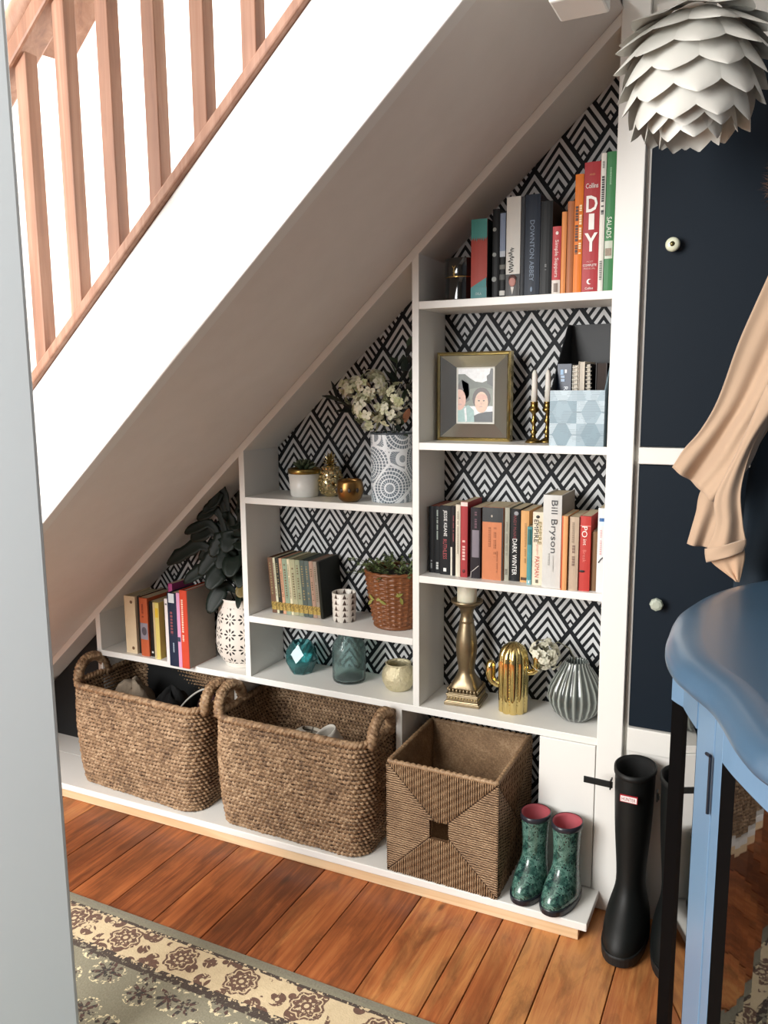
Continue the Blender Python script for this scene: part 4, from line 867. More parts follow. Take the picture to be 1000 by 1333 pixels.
def long_leaf(P, wid, name='leaf', mat=None, lobes=0):
    V = [Vector(p) for p in P]; n = 12; pts = []
    for i in range(n + 1):
        s = i / n * (len(V) - 1); k = min(int(s), len(V) - 2); f_ = s - k
        a = V[max(k - 1, 0)]; b_ = V[k]; c_ = V[k + 1]; d_ = V[min(k + 2, len(V) - 1)]
        pts.append(.5 * ((2 * b_) + (c_ - a) * f_ + (2 * a - 5 * b_ + 4 * c_ - d_) * f_ ** 2 + (3 * b_ - a - 3 * c_ + d_) * f_ ** 3))
    R_ = []
    for i, p in enumerate(pts):
        s = i / n; d = (pts[min(i + 1, n)] - pts[max(i - 1, 0)]).normalized(); sd = d.cross(Vector((0.25, -1, .35))).normalized(); nn_ = sd.cross(d)
        ww = wid * .5 * (math.sin(PI * min(.97, max(0, (s - .22) / .78) * .93 + .04)) ** .75 if s > .22 else .06)
        if lobes and s > .25: ww *= .72 + .28 * math.cos(s * lobes * PI) ** 2
        R_.append([p + sd * q * ww + nn_ * (.16 * abs(q) * ww) for q in (-1, -.5, 0, .5, 1)])
    return MB().loft(R_, closed=False).build(name, mat or M_leafd, t, smooth=True, solid=.0009)
B0 = Vector((-.625, .092, .64))
leaves = [((-.875, .045, .740), .055, .80, 4), ((-.79, .06, .822), .050, .84, 0), ((-.805, .05, .858), .036, .86, 0), ((-.755, .05, .906), .034, .90, 0), ((-.73, .05, .936), .034, .93, 0), ((-.712, .05, .960), .036, 1.0, 0), ((-.588, .06, .985), .045, .9, 5),
          ((-.80, .03, .690), .05, .74, 5), ((-.685, .0, .690), .06, .74, 0), ((-.605, .0, .735), .06, .78, 0), ((-.695, .012, .612), .055, .69, 0), ((-.585, .010, .640), .022, .66, 0), ((-.640, .03, .800), .07, .84, 6), ((-.70, .04, .78), .06, .83, 6), ((-.74, .03, .72), .055, .79, 5),
          ((-.60, .03, .87), .05, .86, 6), ((-.66, .05, .90), .045, .87, 5), ((-.585, .03, .81), .05, .82, 5), ((-.72, .08, .86), .05, .83, 4), ((-.66, .02, .75), .055, .79, 6), ((-.77, .07, .76), .05, .80, 4), ((-.595, .05, .93), .04, .9, 5), ((-.64, .1, .86), .06, .85, 4), ((-.69, .1, .82), .06, .8, 4), ((-.60, .11, .78), .06, .76, 3), ((-.585, .02, .70), .05, .74, 4)]
for tip, wid, zc, lob in leaves:
    T = Vector(tip); mid = B0.lerp(T, .45); mid.z = max(zc, mid.z + .03); mid.z = min(mid.z, s_trim(mid.x) - .025)
    T.z = min(T.z, s_trim(T.x) - .02); mid.x = min(mid.x, -.572); T.x = min(T.x, -.566)
    q2 = mid.lerp(T, .6) + Vector((0, 0, .012)); q2.z = min(q2.z, s_trim(q2.x) - .02)
    long_leaf([B0 + Vector((random.uniform(-.02, .02), random.uniform(-.02, .02), 0)), mid, q2, T], wid, lobes=lob)
long_leaf([(-.62, .09, .63), (-.585, .06, .69), (-.59, .045, .685), (-.60, .03, .67)], .05, mat=pm('#6b5a2a', .5))

# ------------------------------------------------------------------ baskets
sg = NT('seagrass'); gn1 = sg.noise(9, detail=4); gv = sg.vor(95)['Color']; gsep = sg.n('ShaderNodeSeparateColor'); sg.t.links.new(gv, gsep.inputs[0])
gf = sg.op('ADD', sg.op('MULTIPLY', gn1, .6), sg.op('MULTIPLY', gsep.outputs[0], .4))
sg.set(col=sg.ramp(gf, [(.2, '#5f4632'), (.5, '#937556'), (.8, '#bd9f7e')]), rough=.62); sg.bump(sg.noise(420), .25, .001); M_sea = sg.m; M_groove_shade = pm('#3a2717', .9, var=.3)  # last one: dark brown standing in for the shade between strands
def rrect(hx, hy, r, n):
    """n points evenly along a rounded rectangle with outward normals"""
    segs = [(2 * (hx - r)), PI * r / 2, (2 * (hy - r)), PI * r / 2] * 2; tot = sum(segs); out = []
    for i in range(n):
        s = tot * i / n; k = 0
        while s > segs[k]: s -= segs[k]; k += 1
        q = k // 2; c, sn = [(1, 0), (0, 1), (-1, 0), (0, -1)][q]
        if k % 2 == 0:
            L = (hx - r) if q % 2 == 0 else (hy - r); dist = hy if q % 2 == 0 else hx
            px, py, nx, ny = -L + s, -dist, 0, -1
        else:
            cx_, cy_ = ((hx - r), -(hy - r)) if q % 2 == 0 else ((hy - r), -(hx - r)); a = -PI / 2 + s / r
            px, py, nx, ny = cx_ + r * math.cos(a), cy_ + r * math.sin(a), math.cos(a), math.sin(a)
        out.append((px * c - py * sn, px * sn + py * c, nx * c - ny * sn, nx * sn + ny * c))
    return out
def woven_wall(ht, hb, H, r, beads, rows, amp, ps=5, vs=5, inward=False):
    b = MB(); rg = random.Random(3); jit = [[rg.uniform(.75, 1.15) for _ in range(beads)] for _ in range(rows + 1)]
    n = beads * ps; top = rrect(ht[0], ht[1], r, n); bot = rrect(hb[0], hb[1], r, n); rings = []; low = []; sgn = -1 if inward else 1
    for j in range(rows * vs + 1):
        v = j / vs; row = min(int(v), rows - 1); f = v - row; s = j / (rows * vs); prof = math.sqrt(max(0.0, 1 - (2 * f - 1) ** 2)); ring_ = []; lo_ = []; low.append(lo_)
        bel = .010 * math.sin(PI * s)
        for i in range(n):
            u = i / ps + .5 * (row % 2) + (f - .5) * .35; k = int(u) % beads
            d = amp * (prof ** .8) * (.12 + .88 * abs(math.sin(PI * u)) ** .75) * jit[row][k]; lo_.append(d / amp); d -= amp
            t_, b_ = top[i], bot[i]
            x = b_[0] + (t_[0] - b_[0]) * s; y = b_[1] + (t_[1] - b_[1]) * s; nx, ny = t_[2], t_[3]
            ring_.append((x + nx * (sgn * d + bel), y + ny * (sgn * d + bel), H * s + .0012 * math.sin(i * .11 + row)))
        rings.append(ring_)
    b.loft(rings, True)
    for fi, q in enumerate(b.f):      # low faces turn dark brown, painted shade between the plump seagrass knots
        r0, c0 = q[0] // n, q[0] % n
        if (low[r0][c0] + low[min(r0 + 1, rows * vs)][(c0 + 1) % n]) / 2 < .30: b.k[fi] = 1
    return b
def braid(path, r, mat, name, par, turns=14):
    V = [Vector(p) for p in path]; b = MB(); L = len(V)
    for st_ in range(3):
        P = []
        for i in range(L):
            a = 2 * PI * (turns * i / (L - 1) / 2 + st_ / 3); t_ = (V[min(i + 1, L - 1)] - V[max(i - 1, 0)]).normalized(); x = t_.cross(Vector((1, .1, 0))).normalized(); y = x.cross(t_)
            P.append(V[i] + x * math.cos(a) * r * .5 + y * math.sin(a) * r * .5)
        b.tube(P, r * .62, 8)
    return b.build(name, mat, par, smooth=True, local=True)
def make_basket(label, loc, rz, ht, hb, group):
    H = .315; t = thing('seagrass_basket', label, 'basket', loc, rz, group)
    woven_wall(ht, hb, H, .055, 116, 27, .0085, 6, 6).build('woven_wall', [M_sea, M_groove_shade], t, smooth=True, local=True)
    i_ = woven_wall((ht[0] - .016, ht[1] - .016), (hb[0] - .016, hb[1] - .016), H, .045, 120, 27, .005, 3, 3, True); i_.build('inner_wall', [M_sea, M_groove_shade], t, smooth=True, local=True)
    P = [(p[0] - p[2] * .007, p[1] - p[3] * .007, H + .001) for p in rrect(ht[0], ht[1], .055, 300)]
    b = MB()
    for st_ in range(2):
        Q = [Vector(p) + Vector((rr_[2], rr_[3], 0)) * .005 * math.cos(2 * PI * (i / 300 * 62 + st_ / 2)) + Vector((0, 0, .005 * math.sin(2 * PI * (i / 300 * 62 + st_ / 2)))) for i, (p, rr_) in enumerate(zip(P, rrect(ht[0], ht[1], .055, 300)))]
        b.tube(Q, .0068, 7, True)
    b.build('rim', M_sea, t, smooth=True, local=True)
    MB().prism_z([(p[0] - p[2] * .01, p[1] - p[3] * .01) for p in rrect(hb[0], hb[1], .05, 60)], .0, .010).build('base', M_sea, t, local=True)
    for s in (-1, 1):
        P = [(s * (ht[0] - .004 + .004 * math.sin(a)), -.064 + -.058 * math.cos(a), H - .012 + .074 * math.sin(a) ** .8 if a < PI else H - .012) for a in [PI * k / 40 for k in range(41)]]
        braid(P, .0155, M_sea, 'handle', t, 13)
    return t
make_basket('large seagrass basket with looped handles at the far left holding a beige fleece', (-.878, .018, Pt + .001), math.radians(-2.5), (.262, .162), (.243, .160), 'seagrass storage baskets')
make_basket('large seagrass basket with looped handles in the middle holding a checked slipper', (-.330, .010, Pt + .001), 0.0, (.248, .160), (.236, .158), 'seagrass storage baskets')
# things lying in the baskets
def lump(name, label, cat, c, r, col, seed, mat=None, freq=3.0, amp=.18):
    rg = random.Random(seed); ph = [rg.uniform(0, 6) for _ in range(6)]; b = MB(); rings = []
    for a in range(15):
        p_ = PI * (a + .02) / 14.04; ring_ = []
        for i in range(24):
            q = 2 * PI * i / 24; k = 1 + amp * math.sin(freq * q + ph[0]) * math.sin(2 * p_ + ph[1]) + amp * .6 * math.sin(2 * freq * q + ph[2] + 3 * p_)
            ring_.append((c[0] + r[0] * math.sin(p_) * math.cos(q) * k, c[1] + r[1] * math.sin(p_) * math.sin(q) * k, c[2] - r[2] * math.cos(p_) * k))
        rings.append(ring_)
    b.loft(rings, True, True, True); o = b.build(name, mat or pm(col, .9, var=.25, scale=90, bump=.5), None, smooth=True); return tag(o, label, cat)
lump('fleece', 'crumpled beige fleece lying in the far left basket', 'fleece', (-1.035, .03, .215), (.072, .085, .11), '#9c8e7c', 2)
lump('bag', 'black cloth bag bunched up in the far left basket', 'bag', (-.885, .045, .225), (.058, .07, .10), '#0d0e0f', 5)
lump('scarf', 'dark red scarf in the shadow of the far left basket', 'scarf', (-.770, .095, .215), (.045, .040, .10), '#2e0f12', 3)
def low_shoe(name, label, loc, rz, col, sole, L=.22, Wd=.04, tilt=0.0, mat=None):
    t = thing(name, label, 'shoe', loc, rz); t.rotation_euler = (tilt, 0, rz)
    rings = []
    for z, f0, f1, hw in ((0, -.5, .5, .8), (.012, -.51, .52, .9), (.03, -.5, .50, .95), (.045, -.49, .38, .9), (.06, -.48, .18, .8), (.075, -.47, -.02, .72), (.085, -.47, -.10, .68)):
        ring_ = []
        for i in range(28):
            a = 2 * PI * i / 28; c, s = math.cos(a), math.sin(a); yc = f0 * .6 + f1 * .4; yy = yc + (f1 - yc) * s if s > 0 else yc + (yc - f0) * s
            ring_.append((hw * Wd * (abs(c) ** .85) * (1 if c > 0 else -1), yy * L, z))
        rings.append(ring_)
    MB().loft(rings, True, True).build('upper', mat or pm(col, .5, var=.2), t, smooth=True, local=True, solid=.003)
    MB().loft([[(x * 1.06, y * 1.03, z_) for x, y, _ in rings[0]] for z_ in (-.008, .010)], True, True, True).build('sole', pm(sole, .6), t, local=True)
    return t
MB().tube([(-.765 + .062 * math.cos(a), .0 + .062 * math.sin(a) * .8, .305 + .05 * math.sin(a + .6)) for a in [2 * PI * k / 40 for k in range(40)]], .003, 8, True).build('hoop', pm('#b9b6ae', .4), None, smooth=True)
tag(bpy.data.objects['hoop'], 'thin grey hoop at the right inside the far left basket', 'hoop')
ck = NT('check_cloth'); x_, y_, z_ = ck.xyz(); l1 = ck.op('LESS_THAN', ck.op('FRACT', ck.op('MULTIPLY', y_, 34)), .16); l2 = ck.op('LESS_THAN', ck.op('FRACT', ck.op('MULTIPLY', z_, 42)), .18)
ck.set(col=ck.mix(ck.op('MAXIMUM', l1, l2), '#d6cfc0', '#7c766b'), rough=.85)
low_shoe('checked_slipper', 'cream and grey checked slipper standing up in the middle basket', (-.415, .0, .222), 2.3, '#d6cfc0', '#8d8474', .17, .040, .30, ck.m)
low_shoe('white_shoe', 'white shoe with only its toe showing in the middle basket', (-.300, -.01, .212), 2.6, '#e3dfd6', '#c9c4b8', .19, .034, -.45)

# square wound seagrass box
t = thing('seagrass_box', 'square box basket wound in mitred seagrass with a square hand hole', 'basket', (.122, -.002, Pt + .001))
S_ = .296
def wound(nx_, hole, amp, out):
    b = MB(); dd = []
    for j in range(nx_ + 1):
        for i in range(nx_ + 1):
            u, v = i / nx_, j / nx_; hor = abs(u - .5) > abs(v - .5); s = (v if hor else u) * 50; al = (u if hor else v) * 90
            d = amp * abs(math.sin(PI * s)) ** .7 * (1 + .25 * math.sin(al + 5 * math.floor(s)) + .2 * math.sin(17.3 * math.floor(s)))
            e = abs(abs(u - .5) - abs(v - .5)); d *= min(1, e * 60 + .2)
            dd.append(abs(math.sin(PI * s)) ** .7 * min(1, e * 60 + .2))
            b.v.append(((u - .5) * S_, -S_ / 2 - out * d + (amp if out > 0 else 0) + (0 if out > 0 else .0), v * S_))
    for j in range(nx_):
        for i in range(nx_):
            u, v = (i + .5) / nx_, (j + .5) / nx_
            if hole and abs(u - .485) < .084 and abs(v - .475) < .082: continue
            q = j * (nx_ + 1) + i; b.f.append((q, q + 1, q + nx_ + 2, q + nx_ + 1)); b.k.append(1 if dd[q] + dd[q + nx_ + 2] < .80 else 0)  # groove faces coloured dark as the shade between wound strands
    return b
sb = NT('wound_seagrass'); n1 = sb.noise(14, detail=5); n2 = sb.noise(1.0, sb.scl(sb.obj(), (230, 230, 230)), 2)
sb.set(col=sb.ramp(sb.op('ADD', sb.op('MULTIPLY', n1, .5), sb.op('MULTIPLY', n2, .5)), [(.3, '#6d543d'), (.5, '#957758'), (.7, '#b79a78')]), rough=.6); M_sb = sb.m
fm = wound(300, True, .0042, 1).mesh([M_sb, M_groove_shade], True); sm_ = wound(250, False, .0042, 1).mesh([M_sb, M_groove_shade], True)
im = wound(100, False, .002, -1); imh = wound(100, True, .002, -1)
for k in range(4):
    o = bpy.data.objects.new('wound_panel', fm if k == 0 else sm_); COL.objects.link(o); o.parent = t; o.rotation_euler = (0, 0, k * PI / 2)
    q = MB(); src = imh if k == 0 else im; q.add([(x * .93, y * .93, z) for x, y, z in src.v], src.f)
    o = q.build('inner_panel', M_sb, t, smooth=True, local=True); o.rotation_euler = (0, 0, k * PI / 2)
h_ = S_ / 2
b = MB(); NP = 240; per = [(-h_ + .006 + (2 * h_ - .012) * i / 60, -h_ + .006) for i in range(60)]; per = per + [(-y, x) for x, y in per] + [(-x, -y) for x, y in per] + [(y, -x) for x, y in per]
b.tube([(x, y, S_ + .001 + .0012 * math.sin(i * 1.9)) for i, (x, y) in enumerate(per)], [.0062 + .0009 * math.sin(i * 1.9) for i in range(NP)] , 8, True); b.build('rim', M_sb, t, smooth=True, local=True)
MB().box(-h_ + .006, h_ - .006, -h_ + .006, h_ - .006, 0, .006).build('base', M_sb, t, local=True)
hu0, hu1, hv0, hv1 = (-.084 - .015) * S_, (.084 - .015) * S_, (.475 - .082) * S_, (.475 + .082) * S_
b = MB(); b.loft([[(hu0, y, hv0), (hu1, y, hv0), (hu1, y, hv1), (hu0, y, hv1)] for y in (-h_ + .001, -h_ * .93 + .0)], True); b.build('hand_hole_edge', pm('#5c4127', .8), t, local=True)

# ------------------------------------------------------------------ boots
def boot_rings(prof, n=36, grow=0.0):
    rings = []
    for z, f0, f1, hw, ex in prof:
        ring_ = []; yc = f0 * .55 + f1 * .45
        for i in range(n):
            a = 2 * PI * i / n; c, s = math.cos(a), math.sin(a); k = (abs(c) ** ex + abs(s) ** ex) ** (-1 / ex)
            yy = (f1 - yc + grow) * s * k if s > 0 else (yc - f0 + grow) * s * k
            w_ = hw + grow; w_ *= 1 - .10 * max(0, s) if z < .05 * prof[-1][0] / .19 else 1
            ring_.append((w_ * c * k, -(yc + yy), z))
        rings.append(ring_)
    return rings
def make_boot(name, label, loc, rz, prof, M_out, M_sole, M_in, sole_h, group, inner_drop=.075, rimc=None):
    t = thing(name, label, 'boot', loc, rz, group)
    R_ = boot_rings(prof); top = R_[-1]
    MB().loft(R_, True, True).build('upper', M_out, t, smooth=True, local=True, sub=1)
    shr = lambda ring_, k, dz: [(sum(p[0] for p in ring_) / len(ring_) + (p[0] - sum(q[0] for q in ring_) / len(ring_)) * k, sum(p[1] for p in ring_) / len(ring_) + (p[1] - sum(q[1] for q in ring_) / len(ring_)) * k, p[2] + dz) for p in ring_]
    MB().loft([shr(top, 1.0, 0.0), shr(top, .95, .002), shr(top, .88, -.006), shr(top, .60, -inner_drop)], True, False, True).build('lining', M_in, t, smooth=True, local=True)
    MB().loft([shr(top, 1.0, -.010), shr(top, 1.05, -.009), shr(top, 1.05, .001), shr(top, .98, .0028)], True).build('top_band', rimc or M_sole, t, smooth=True, local=True)
    s0 = boot_rings([prof[0]], grow=.002)[0]; s1 = boot_rings([(sole_h,) + tuple(prof[0][1:])], grow=.0035)[0]; s2 = [(p[0] * .99, p[1] * .99, sole_h + .004) for p in s1]
    MB().loft([s0, s1, s2], True, True, True).build('sole', M_sole, t, local=True, bevel=.0015)
    return t
kid = [(.004, -.046, .088, .031, 2.4), (.020, -.047, .091, .0335, 2.4), (.036, -.046, .086, .033, 2.3), (.050, -.044, .072, .031, 2.2), (.064, -.042, .053, .0285, 2.1), (.080, -.040, .037, .0265, 2), (.10, -.039, .030, .026, 2), (.13, -.040, .031, .0272, 2), (.16, -.041, .033, .029, 2), (.185, -.042, .035, .0305, 2)]
kid = [(z * 1.07 if z > .01 else z, f0 * 1.08, f1 * 1.04, hw * 1.15, ex) for z, f0, f1, hw, ex in kid]
kb = NT('paisley_rubber'); kn = kb.noise(38, detail=4, dist=1.4); kv = kb.vor(58)['Distance']; kv2 = kb.vor(130)['Distance']
swirl = kb.op('ABSOLUTE', kb.op('SINE', kb.op('MULTIPLY', kv, 16.0)))
c_ = kb.ramp(kn, [(.30, '#15292b'), (.45, '#33594f'), (.58, '#62897c'), (.72, '#3d5c59')])
c_ = kb.mix(kb.op('MULTIPLY', kb.op('LESS_THAN', swirl, .25), .75), c_, '#1f2f33'); c_ = kb.mix(kb.op('LESS_THAN', kv2, .24), c_, '#182428')
kb.set(col=c_, rough=.2, coat=.3)
M_ksole = pm('#1b2028', .3, var=.5, scale=60); M_pink = pm('#a34a52', .75)
make_boot('child_welly', 'child wellington with green paisley print nearest the square basket', (.3345, -.060, Pt), math.radians(-8), kid, kb.m, M_ksole, M_pink, .016, 'child wellingtons', rimc=pm('#2b2b33', .3))
make_boot('child_welly', 'child wellington with green paisley print nearest the board end', (.4140, -.070, Pt), math.radians(-12), kid, kb.m, M_ksole, M_pink, .016, 'child wellingtons', rimc=pm('#2b2b33', .3))
tall = [(.006, -.070, .126, .046, 2.5), (.028, -.071, .130, .050, 2.4), (.05, -.069, .122, .050, 2.3), (.072, -.066, .100, .047, 2.2), (.095, -.064, .074, .041, 2.1), (.12, -.062, .050, .0335, 2), (.15, -.060, .041, .0315, 2), (.20, -.060, .041, .035, 2), (.26, -.064, .045, .040, 2), (.32, -.067, .049, .0425, 2), (.38, -.069, .051, .044, 2), (.418, -.070, .052, .0445, 2)]
tb = NT('black_rubber'); tn = tb.noise(25, detail=4); tb.set(col=tb.mix(tn, '#080a0a', '#111514'), rough=.55, spec=.35); M_tb = tb.m
M_tin = pm('#0b0c0c', .9)
for x, y, rz, lab in ((.566, -.073, -2, 'tall black wellington boot with a strap sticking out to the left'), (.669, -.080, 4, 'tall black wellington boot half hidden behind the blue cabinet')):
    t = make_boot('tall_welly', lab, (x, y, 0), math.radians(rz), tall, M_tb, pm('#0e1010', .6), M_tin, .026, 'tall black wellingtons', .20)
    MB().box(-.019, .019, -.0575, -.0535, .362, .378).build('label_patch', pm('#b3303a', .4), t, local=True)
    MB().box(-.0175, .0175, -.0582, -.0570, .3635, .3765).build('label_patch', pm('#e9e4e2', .4), t, local=True)
    text('lettering', 'HUNTER', t, pm('#a3242e', .4), (0, -.0586, .370), .030, .0075, False)
    MB().box(-.112 if x < .6 else -.052, -.045, -.012, -.009, .364, .380).build('strap', M_tb, t, local=True, bevel=.0012)
    MB().tube([(-.050, -.014, .362), (-.050, -.014, .382), (-.050, .004, .382), (-.050, .004, .362)], .0018, 6, True).build('buckle', pm('#3b3d3d', .3, .9), t, local=True)

# ------------------------------------------------------------------ rug
rg_ = NT('patterned_rug'); x_, y_, z_ = rg_.xyz()
e = rg_.op('SUBTRACT', -.520, y_)                                     # distance from the rug's long edge
fuzz = rg_.noise(220, detail=2); big = rg_.noise(5)
sage = rg_.mix(fuzz, '#6a6653', '#8b8570'); cream = rg_.mix(rg_.noise(60), '#b5a07c', '#d2bf9c'); brown = rg_.mix(rg_.noise(90), '#432b20', '#704e3b'); dark = '#3a2c22'
# border: rosettes every 16 cm with leaf scrolls between
bu = rg_.op('SUBTRACT', rg_.op('FRACT', rg_.op('DIVIDE', rg_.op('ADD', x_, 5.03), .165)), .5); bu = rg_.op('MULTIPLY', bu, .165); bv = rg_.op('SUBTRACT', e, .076)
br = rg_.op('SQRT', rg_.op('ADD', rg_.op('MULTIPLY', bu, bu), rg_.op('MULTIPLY', bv, bv))); bt = rg_.op('ARCTAN2', bv, bu)
petal = rg_.op('MULTIPLY', rg_.op('LESS_THAN', rg_.op('ABSOLUTE', rg_.op('SUBTRACT', br, rg_.op('ADD', .022, rg_.op('MULTIPLY', rg_.op('COSINE', rg_.op('MULTIPLY', bt, 8.0)), .004)))), .0075), rg_.op('GREATER_THAN', rg_.noise(150), .40))
ring2 = rg_.op('MULTIPLY', rg_.op('LESS_THAN', rg_.op('ABSOLUTE', rg_.op('SUBTRACT', br, rg_.op('ADD', .036, rg_.op('MULTIPLY', rg_.op('COSINE', rg_.op('MULTIPLY', bt, 8.0)), .003)))), .0028), rg_.op('GREATER_THAN', rg_.noise(110), .42))
petal = rg_.op('MAXIMUM', petal, ring2)
core = rg_.op('LESS_THAN', rg_.op('ABSOLUTE', rg_.op('SUBTRACT', br, .009)), .0032)
wv_ = rg_.vor(24, rg_.comb(x_, y_, 0.0)); scr = rg_.op('MULTIPLY', rg_.op('LESS_THAN', rg_.op('ABSOLUTE', rg_.op('SUBTRACT', wv_['Distance'], .32)), .16), rg_.op('GREATER_THAN', rg_.noise(48, dist=1.0), .44))
scr = rg_.op('MULTIPLY', scr, rg_.op('GREATER_THAN', br, .036))
bc_ = rg_.mix(rg_.op('MAXIMUM', rg_.op('MAXIMUM', petal, core), scr), cream, brown)
# field: scattered flowers
vf = rg_.n('ShaderNodeTexVoronoi', feature='F1'); vf.inputs['Scale'].default_value = 10.5; vf.inputs['Randomness'].default_value = .7; rg_.t.links.new(rg_.comb(x_, y_, 0.0), vf.inputs['Vector'])
dv_ = rg_.n('ShaderNodeVectorMath', operation='SUBTRACT'); rg_.t.links.new(rg_.comb(x_, y_, 0.0), dv_.inputs[0]); rg_.t.links.new(vf.outputs['Position'], dv_.inputs[1])
fx_, fy_, _z = rg_.xyz(dv_.outputs[0]); fr_ = rg_.op('SQRT', rg_.op('ADD', rg_.op('MULTIPLY', fx_, fx_), rg_.op('MULTIPLY', fy_, fy_))); ft_ = rg_.op('ARCTAN2', fy_, fx_)
wob = rg_.op('COSINE', rg_.op('MULTIPLY', ft_, 7.0))
fl_d = rg_.op('MULTIPLY', rg_.op('LESS_THAN', fr_, rg_.op('ADD', .021, rg_.op('MULTIPLY', wob, .012))), rg_.op('GREATER_THAN', rg_.noise(130), .44)); fl_c = rg_.op('MULTIPLY', rg_.op('LESS_THAN', rg_.op('ABSOLUTE', rg_.op('SUBTRACT', fr_, .033)), .0045), rg_.op('GREATER_THAN', rg_.noise(110), .53))
fld = rg_.mix(fl_c, sage, '#cfc19c'); fld = rg_.mix(fl_d, fld, rg_.mix(rg_.op('GREATER_THAN', rg_.noise(90), .5), '#4a2f26', '#2b2620'))
lt = lambda a: rg_.op('LESS_THAN', e, a)
bead = rg_.op('GREATER_THAN', rg_.noise(95), .44)
stripe = rg_.mix(bead, cream, dark)
c_ = rg_.mix(lt(.148), fld, rg_.mix(rg_.op('GREATER_THAN', rg_.noise(70), .42), '#7f7863', dark))
c_ = rg_.mix(lt(.134), c_, stripe); c_ = rg_.mix(lt(.124), c_, bc_); c_ = rg_.mix(lt(.036), c_, stripe); c_ = rg_.mix(lt(.028), c_, sage)
rg_.set(col=c_, rough=.95, sheen=.2); rg_.bump(fuzz, .5, .003)
b = MB(); b.grid(lambda u, v: (-.98 + 1.62 * u, -.520 - 1.5 * v, .0095 + .0012 * math.sin(u * 31) * math.sin(v * 23) - (.004 if v in (0, 1) or u in (0, 1) else 0)), 90, 80)
b.add([(-.98, -.52, 0.0005), (.64, -.52, 0.0005), (.64, -2.02, 0.0005), (-.98, -2.02, 0.0005), (-.98, -.52, .0055), (.64, -.52, .0055), (.64, -2.02, .0055), (-.98, -2.02, .0055)], [(0, 1, 5, 4), (1, 2, 6, 5), (2, 3, 7, 6), (3, 0, 4, 7), (0, 3, 2, 1)])
o = b.build('rug', rg_.m, None); tag(o, 'sage green traditional rug with cream and brown floral border on the floorboards', 'rug')

# ------------------------------------------------------------------ petal pendant lamp
LP = Vector((.645, -.30, 1.805))
t = thing('pendant_lamp', 'white pendant lamp made of overlapping artichoke petals', 'pendant lamp', tuple(LP))
pmt = NT('petal_plastic'); pmt.set(col='#d6d5ce', rough=.4, trans=.0, sss=.1); pmt.b.inputs['Subsurface Radius'].default_value = (.02, .02, .02)
def petal_mesh(L, Wd, bend):
    b = MB(); n = 12; R_ = []
    for i in range(n + 1):
        s = i / n; ww = Wd * .5 * (min(1, .5 + 1.25 * s) if s < .4 else (1 - ((s - .4) / .6) ** 2.3)); ww = max(ww, .0014)
        R_.append([(q * ww, bend * (s * s) * L + .26 * ww * q * q, -s * L) for q in (-1, -.7, -.4, 0, .4, .7, 1)])
    b.loft(R_, closed=False); m = b.mesh(pmt.m, True); return m
pmesh = {0: petal_mesh(.080, .078, .06), 1: petal_mesh(.076, .076, .08), 2: petal_mesh(.060, .058, .06)}
rings_ = [(.078, .036, 8, 74, 0), (.068, .050, 8, 60, 0), (.052, .062, 9, 48, 0), (.030, .070, 9, 37, 1), (.004, .073, 9, 28, 1), (-.020, .068, 9, 20, 1), (-.040, .056, 8, 14, 2), (-.050, .040, 7, 8, 2)]
Rr = .108
for k, (pol, rad, cnt, flare, which) in enumerate(rings_):
    z = pol + .012
    for i in range(cnt):
        a = 2 * PI * (i + .5 * (k % 2)) / cnt
        o = bpy.data.objects.new('petal', pmesh[which]); COL.objects.link(o); o.parent = t
        o.location = (math.cos(a) * rad, math.sin(a) * rad, z)
        M = Matrix.Rotation(a + PI / 2, 3, 'Z') @ Matrix.Rotation(-math.radians(flare), 3, 'X')
        o.rotation_euler = M.to_euler()
    
t.scale = (1.14, 1.14, 1.14)
MB().ball((0, 0, 0), (.062, .062, .070), 20, 12).build('inner_frame', pm('#cfcdc4', .6), t, smooth=True, local=True)
MB().lathe([(.028, .085), (.030, .10), (.022, .118), (.008, .124), (.0, .125)], n=24).build('cap', pm('#d9d7cf', .4), t, smooth=True, local=True)
MB().tube([(0, 0, .12), (0, 0, .55), (0, 0, (2.55 - LP.z) / 1.14)], .003, 8).build('cord', pm('#dcdad2', .6), t, local=True)
MB().lathe([(.045, (2.525 - LP.z) / 1.14), (.045, (2.549 - LP.z) / 1.14), (.0, (2.55 - LP.z) / 1.14)], n=24).build('ceiling_rose', pm('#dcdad2', .5), t, local=True)

# ------------------------------------------------------------------ coats hanging at the right
def cat(P, s):
    n = len(P) - 1; x = s * n; k = min(int(x), n - 1); f = x - k
    a, b, c, d = P[max(k - 1, 0)], P[k], P[k + 1], P[min(k + 2, n)]
    return tuple(.5 * (2 * b[i] + (c[i] - a[i]) * f + (2 * a[i] - 5 * b[i] + 4 * c[i] - d[i]) * f * f + (3 * b[i] - a[i] - 3 * c[i] + d[i]) * f ** 3) for i in range(len(b)))
def drape(name, mat, par, Lp, Rp, y0, folds, amp, ph=0.0, nu=40, nv=40, thick=.003, grow=1.0, yend=0.0):
    def fn(u, v):
        a, b = cat(Lp, v), cat(Rp, v); x = a[0] + (b[0] - a[0]) * u; z = a[1] + (b[1] - a[1]) * u
        am = amp * (.25 + .75 * v) * grow
        y = y0 + yend * v - am * math.sin(2 * PI * folds * u + ph + .8 * math.sin(3 * v)) - .4 * am * math.sin(2 * PI * folds * 2.3 * u + 2 * ph + 2 * v) - .012 * math.sin(PI * u)
        return (x, y, z)
    return MB().grid(fn, nu, nv).build(name, mat, par, smooth=True, solid=thick)
cm = NT('camel_wool'); cnz = cm.noise(400, detail=2); cm.set(col=cm.mix(cm.noise(7), '#b2967d', '#c4a88e'), rough=.9, sheen=.3); cm.bump(cnz, .2, .001); M_camel = cm.m
